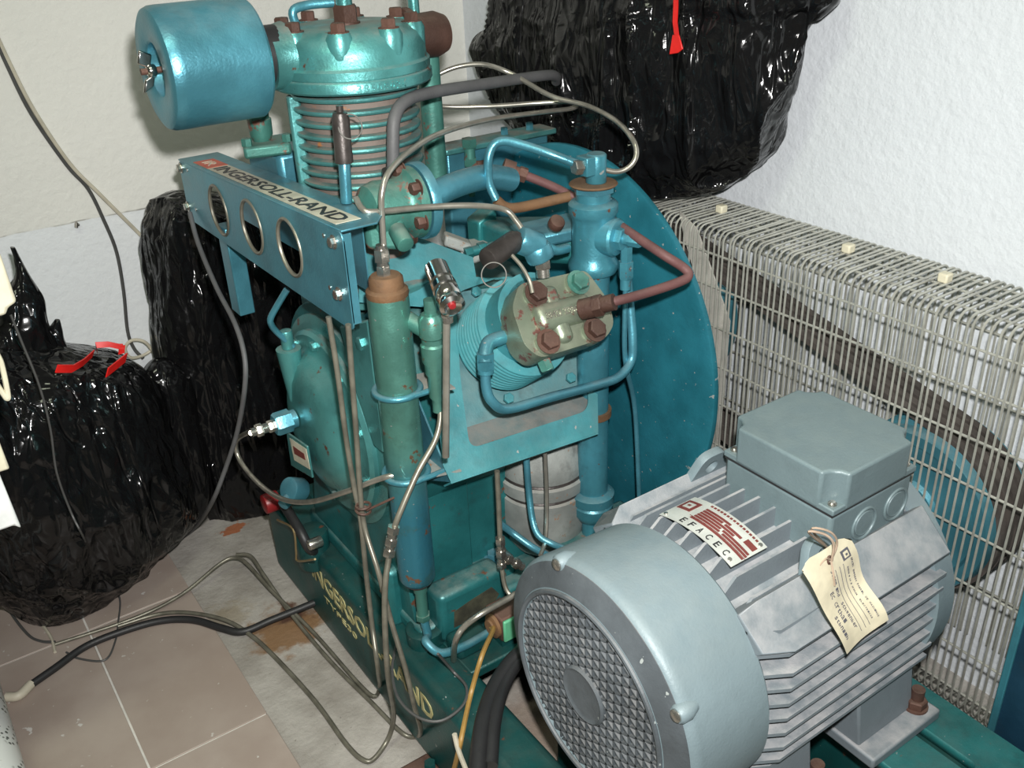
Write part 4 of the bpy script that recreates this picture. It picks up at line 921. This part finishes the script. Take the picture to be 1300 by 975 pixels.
c = obj('capillary_wire', M().tube([at(556,830,y=1.06)]+[at(a,b,z=.222) for a,b in ((575,852),(592,872),(588,895),(560,915),(530,910),(505,885),(498,850),(503,820))], .0025, 6), DARKCABLE); tag(c, 'thin dark wire looping over the teal base rail', 'wire')

# ================================================================== CABLES ON WALL AND FLOOR
WY = YW-.008
c = obj('wall_cable', M().tube(ty([(-120,-190,WY),(-60,-70,WY),(-12,35,WY),(10,85,WY),(40,145,WY),(85,210,WY),(112,240,WY),(132,280,WY),(148,320,WY),(157,370,WY),(162,420,WY),(170,442,WY),(182,455,WY-.02)]), .0042, 8), DARKCABLE); tag(c, 'dark grey cable hanging down the left wall', 'cable')
c = obj('wall_cable', M().tube(ty([(-118,-195,WY),(-58,-72,WY),(-12,28,WY),(12,80,WY),(43,140,WY),(88,207,WY),(125,245,WY),(155,275,WY),(180,300,WY),(192,312,WY-.02)]), .0045, 8), LIGHTCABLE); tag(c, 'pale cable running down the left wall behind the standing bag', 'cable')
c = obj('coiled_cable', M().tube(ty([(200,455,WY-.05),(185,435,WY-.05),(168,432,WY-.04),(159,442,WY-.04),(166,454,WY-.04),(184,450,WY-.03),(206,434,WY-.03)]), .004, 8), LIGHTCABLE); tag(c, 'cream cable loop against the wall between the bags', 'cable')
c = obj('drain_hose', M().tube([at(241,270,x=XP-.01),at(252,310,x=.47),at(275,365,x=.46),at(298,410,x=.45),at(310,450,x=.44),at(311,490,x=.43),at(302,545,x=.42),at(288,590,x=.40),at(268,640,x=.37),at(245,672,z=.04),at(215,692,z=.02),at(170,718,z=.0155),at(130,742,z=.014),at(100,757,z=.012)], .0044, 10), HOSE); tag(c, 'long thin grey line sagging from the duct panel to the floor', 'tube')
c = obj('floor_cable', M().tube([at(a,b,z=.016) for a,b in ((34,873),(70,848),(110,820),(160,800),(205,788),(245,787),(280,797),(308,802))]+[at(345,787,z=.02),at(385,771,z=.03),at(440,748,z=.05)], .008, 10), BLACK); tag(c, 'black cable lying across the tiles into the base', 'cable')
obj_ = obj('cable_sleeve', M().tube([at(8,885,z=.016),at(24,883,z=.016),at(40,868,z=.016)], .0095, 10), LIGHTCABLE); tag(obj_, 'pale grey sleeve on the end of the black floor cable', 'sleeve')
c = obj('thin_wire', M().tube([at(a,b,y=1.745) for a,b in ((14,400),(28,435),(50,490),(64,545),(72,600),(90,650),(105,680))]+[at(120,710,z=.08),at(140,742,z=.03),at(152,760,z=.012),at(150,790,z=.009),at(146,815,z=.009),at(133,838,z=.009),(at(100,836,z=.009)),at(84,828,z=.009)], .0022, 6), DARKCABLE); tag(c, 'thin dark wire trailing over the left bag to the tiles', 'wire')
c = obj('thin_wire', M().tube([at(a,b,z=.0105) for a,b in ((-5,740),(12,775),(35,805),(52,814),(70,815))], .003, 6), DARKCABLE); tag(c, 'dark wire on the tiles at the foot of the left bag', 'wire')
c = obj('thin_wire', M().tube([at(a,b,z=.0105) for a,b in ((-8,738),(18,752),(45,782),(64,808),(70,828))], .0034, 6), LIGHTCABLE); tag(c, 'cream wire on the tiles at the foot of the left bag', 'wire')

# ================================================================== GARBAGE BAGS
def bag_mesh(rows, mode, cst_, seed, amp=.012, n=220, m=170, zmin=None, ofs=None, pleat=.5):
    """rows: (py, xl, xr, depth) outline at the bag's middle plane; real closed shell with depth"""
    key = []
    for py_, xl, xr, dp_ in rows:
        if mode == 'y': Lp, Rp = at(xl,py_,y=cst_), at(xr,py_,y=cst_)
        else: Lp, Rp = at(xl,py_,x=cst_), at(xr,py_,x=cst_)
        key.append((Lp, Rp, dp_))
    K = len(key); vs = []; fs = []
    dv = V((0,-1,0)) if mode == 'y' else V((-1,0,0))
    def cr(a,b,c,d,t): return .5*((2*b)+(c-a)*t+(2*a-5*b+4*c-d)*t*t+(3*b-a-3*c+d)*t**3)
    for i in range(m+1):
        s = i/m*(K-1); k = min(int(s), K-2); t = s-k
        g4 = [key[max(0,min(K-1,k+o))] for o in (-1,0,1,2)]
        Lp = cr(g4[0][0],g4[1][0],g4[2][0],g4[3][0],t); Rp = cr(g4[0][1],g4[1][1],g4[2][1],g4[3][1],t); dp_ = max(.004, g4[1][2]*(1-t)+g4[2][2]*t)
        c = (Lp+Rp)/2; h = (Rp-Lp)/2; wl = h.length
        endf = min(1, min(i, m-i)/8)
        for j in range(n):
            a = 2*math.pi*j/n; ca, sa = math.cos(a), math.sin(a)
            ca = math.copysign(abs(ca)**.8, ca); sa_ = math.copysign(abs(sa)**.85, sa)
            p = c + h*ca + dv*(dp_*sa_)
            o = (h.normalized()*ca + dv*sa_).normalized()
            q = V((p.x, p.y, p.z*.35)); S1 = V((seed,0,0))
            w1 = noise.noise(q*6+S1); w2 = (1-abs(noise.noise(q*11+V((0,seed,3)))))**3
            p3 = V((p.x, p.y, p.z*.6)) + V((noise.noise(p*9+S1), noise.noise(p*9-S1), noise.noise(p*8+S1*2)))*.04
            vd = noise.voronoi(p3*13+S1)[0]; w3 = vd[1]-vd[0]
            vd = noise.voronoi(p3*30-S1)[0]; w4 = vd[1]-vd[0]
            p = p + o*((w1*1.4+w2*.8-w3*.9-w4*.38+pleat*(1-abs(noise.noise(V((p.x*11,p.y*11,p.z*1.3))+S1)))**5)*amp*(.3+.7*endf)*min(1, wl/.08))
            if ofs: p = ofs(p)
            if zmin is not None and p.z < zmin+.0015: p.z = zmin+.0015
            vs.append(p)
    for i in range(m):
        for j in range(n): fs.append((i*n+j, i*n+(j+1)%n, (i+1)*n+(j+1)%n, (i+1)*n+j))
    fs.append(tuple(range(n-1,-1,-1))); fs.append(tuple(m*n+j for j in range(n)))
    return M().add(vs, fs)
def ribbon(pts, w_, wv, th=.0012):
    P = [V(p) for p in pts]; wv = V(wv).normalized()*w_/2; vs = []; fs = []
    tv_ = V((0,0,0))
    nrm = (P[-1]-P[0]).cross(wv).normalized()*th
    for p in P: vs += [p-wv-nrm, p+wv-nrm, p+wv+nrm, p-wv+nrm]
    for i in range(len(P)-1):
        for k in range(4): fs.append((i*4+k, i*4+(k+1)%4, (i+1)*4+(k+1)%4, (i+1)*4+k))
    fs += [(3,2,1,0), tuple((len(P)-1)*4+k for k in range(4))]
    return M().add(vs, fs)
# A: left on the floor
bA = thing('garbage_bag', at(90,780,z=0), 'bulging black garbage bag with red ties lying on the tiles at left', 'bag')
rowsA = [(432,-60,60,.03),(446,-110,110,.08),(462,-150,165,.12),(490,-170,193,.15),(540,-180,212,.17),(600,-180,236,.18),(650,-170,238,.17),(695,-150,196,.15),(735,-40,142,.11),(770,15,102,.07),(802,56,72,.02)]
obj('bag_body', bag_mesh(rowsA, 'y', 1.98, 2.3, .016, zmin=ZF), BAG, bA)
obj('bag_neck', bag_mesh([(314,13,19,.006),(330,18,27,.01),(350,20,38,.02),(366,12,48,.03),(380,4,55,.035),(410,-10,60,.05),(440,-40,76,.06),(462,-60,90,.08)], 'y', 1.99, 7.1, .006, 70, 60), BAG, bA)
obj('bag_ear', bag_mesh([(406,70,76,.006),(418,62,79,.012),(432,55,82,.02),(455,40,95,.03)], 'y', 1.99, 4.4, .003, 40, 24), BAG, bA)
def onA(px_, py_, y_=1.845): return at(px_,py_,y=y_)
obj('red_tie', ribbon([onA(123,447,1.90),onA(122,438,1.89),onA(138,437,1.885),onA(152,440,1.885),onA(157,440,1.885)], .012, (0,.3,1)), RED, bA)
obj('red_tie', ribbon([onA(118,449,1.86),onA(106,460,1.83),onA(92,468,1.80),onA(72,468,1.79)], .016, (.6,0,1)), RED, bA)
obj('red_tie', ribbon([onA(160,454,1.87),onA(150,462,1.85),onA(136,473,1.83)], .02, (.5,0,1)), RED, bA)
obj('red_tie', ribbon([onA(155,439,1.885),onA(154,449,1.885)], .012, (1,0,0)), RED, bA)
# B: standing bag behind the compressor
bB = thing('garbage_bag', at(290,650,z=0), 'tall black garbage bag standing between wall and compressor', 'bag')
rowsB = [(244,222,262,.02),(252,206,300,.06),(270,190,350,.09),(300,182,400,.10),(360,190,420,.11),(430,200,430,.12),(500,212,430,.13),(570,222,420,.13),(620,232,395,.12),(648,245,375,.09),(655,262,360,.06)]
obj('bag_body', bag_mesh(rowsB, 'y', 2.17, 9.2, .013, zmin=0, pleat=1.3), BAG, bB)
rowsB2 = [(455,196,212,.01),(480,180,240,.05),(530,190,250,.07),(590,215,262,.07),(640,226,262,.05),(655,236,256,.03)]
obj('bag_fold', bag_mesh(rowsB2, 'y', 2.06, 5.2, .008, 70, 50, zmin=0), BAG, bB)
# C: on top of the guard
bC = thing('garbage_bag', at(900,246,z=GZ1), 'large black garbage bag with red tie resting on the wire guard', 'bag')
rowsC = [(-130,700,1010,.06),(-90,670,1030,.09),(-40,655,1050,.10),(0,650,1042,.105),(22,646,1020,.11),(60,640,1010,.115),(100,648,1000,.115),(140,668,985,.115),(180,740,965,.11),(212,760,940,.10),(236,800,915,.07),(246,850,900,.04)]
obj('bag_body', bag_mesh(rowsC, 'x', 1.352, 1.7, .013, 260, 190, zmin=GZ1, pleat=2.2, ofs=lambda p: V((min(p.x, XW-.004),p.y,p.z))), BAG, bC)
obj('bag_bulge', bag_mesh([(28,640,662,.02),(40,618,670,.05),(60,612,680,.07),(90,620,690,.07),(130,640,700,.06),(170,670,720,.05),(205,720,740,.02)], 'x', 1.36, 3.9, .008, 70, 60), BAG, bC)
obj('bag_corner', bag_mesh([(-40,1000,1070,.03),(0,1000,1058,.035),(12,1008,1050,.03),(22,1026,1042,.012),(26,1032,1038,.006)], 'x', 1.38, 6.1, .006, 60, 40), BAG, bC)
def onC(px_, py_): return at(px_,py_,x=1.222)
obj('red_tie', ribbon([onC(858,-12),onC(858,8),onC(857,28),onC(859,44)], .010, (0,1,0)), RED, bC)
obj('red_tie', M().prism([onC(855,44),onC(863,44),onC(868,62),onC(862,67),onC(851,69)],(-.003,0,0)), RED, bC, .001)

# ================================================================== ITEMS AT THE LEFT EDGE
su = thing('shelf_stand', (-.36,1.40,ZF), 'cream and white plastic shelf stand cut off by the left edge', 'stand')
YS = 1.30
def le(px_, py_): return at(px_,py_,y=YS)
XS = -.46
def lx(px_, py_): p = le(px_, py_); return V((XS, YS, p.z))
obj('beige_tray', M().prism([lx(0,322),le(0,320),le(22,384),le(10,392),le(9,400),lx(0,405)],(0,.18,0)), CREAM, su, .004)
obj('tray_hook', M().tube([le(-8,398),le(-7,440),le(2,462),le(10,500),le(9,506),le(4,500),le(-4,488)],.0035,8), CREAM, su)
obj('cream_bracket', M().prism([lx(0,552),le(-4,552),le(13,596),lx(0,600)],(0,.05,0)), CREAM, su, .003)
obj('white_tray', M().prism([lx(0,600),le(-2,598),le(28,672),le(18,668),lx(0,680)],(0,.2,0)), WHITEP, su, .004)
zt_ = le(0,322).z+.03
for xq, yq in ((XS,YS),(XS+.09,YS+.02),(XS,YS+.19),(XS+.09,YS+.19)):
    obj('post', M().box((xq,yq,ZF),(xq+.022,yq+.022,zt_)), WHITEP, su, .003)
q = at(24,945,z=.05)
o = obj('rolled_sheet', M().lathe((q.x-.055,1.10,ZF+.055),(0,1,0),[(.03,0),(.053,0),(.055,.003),(.055,.70),(.053,.703),(.03,.703),(.028,.68),(.028,.02)],40), SPECK); tag(o, 'white roll with grey speckles on the tiles at lower left', 'roll')
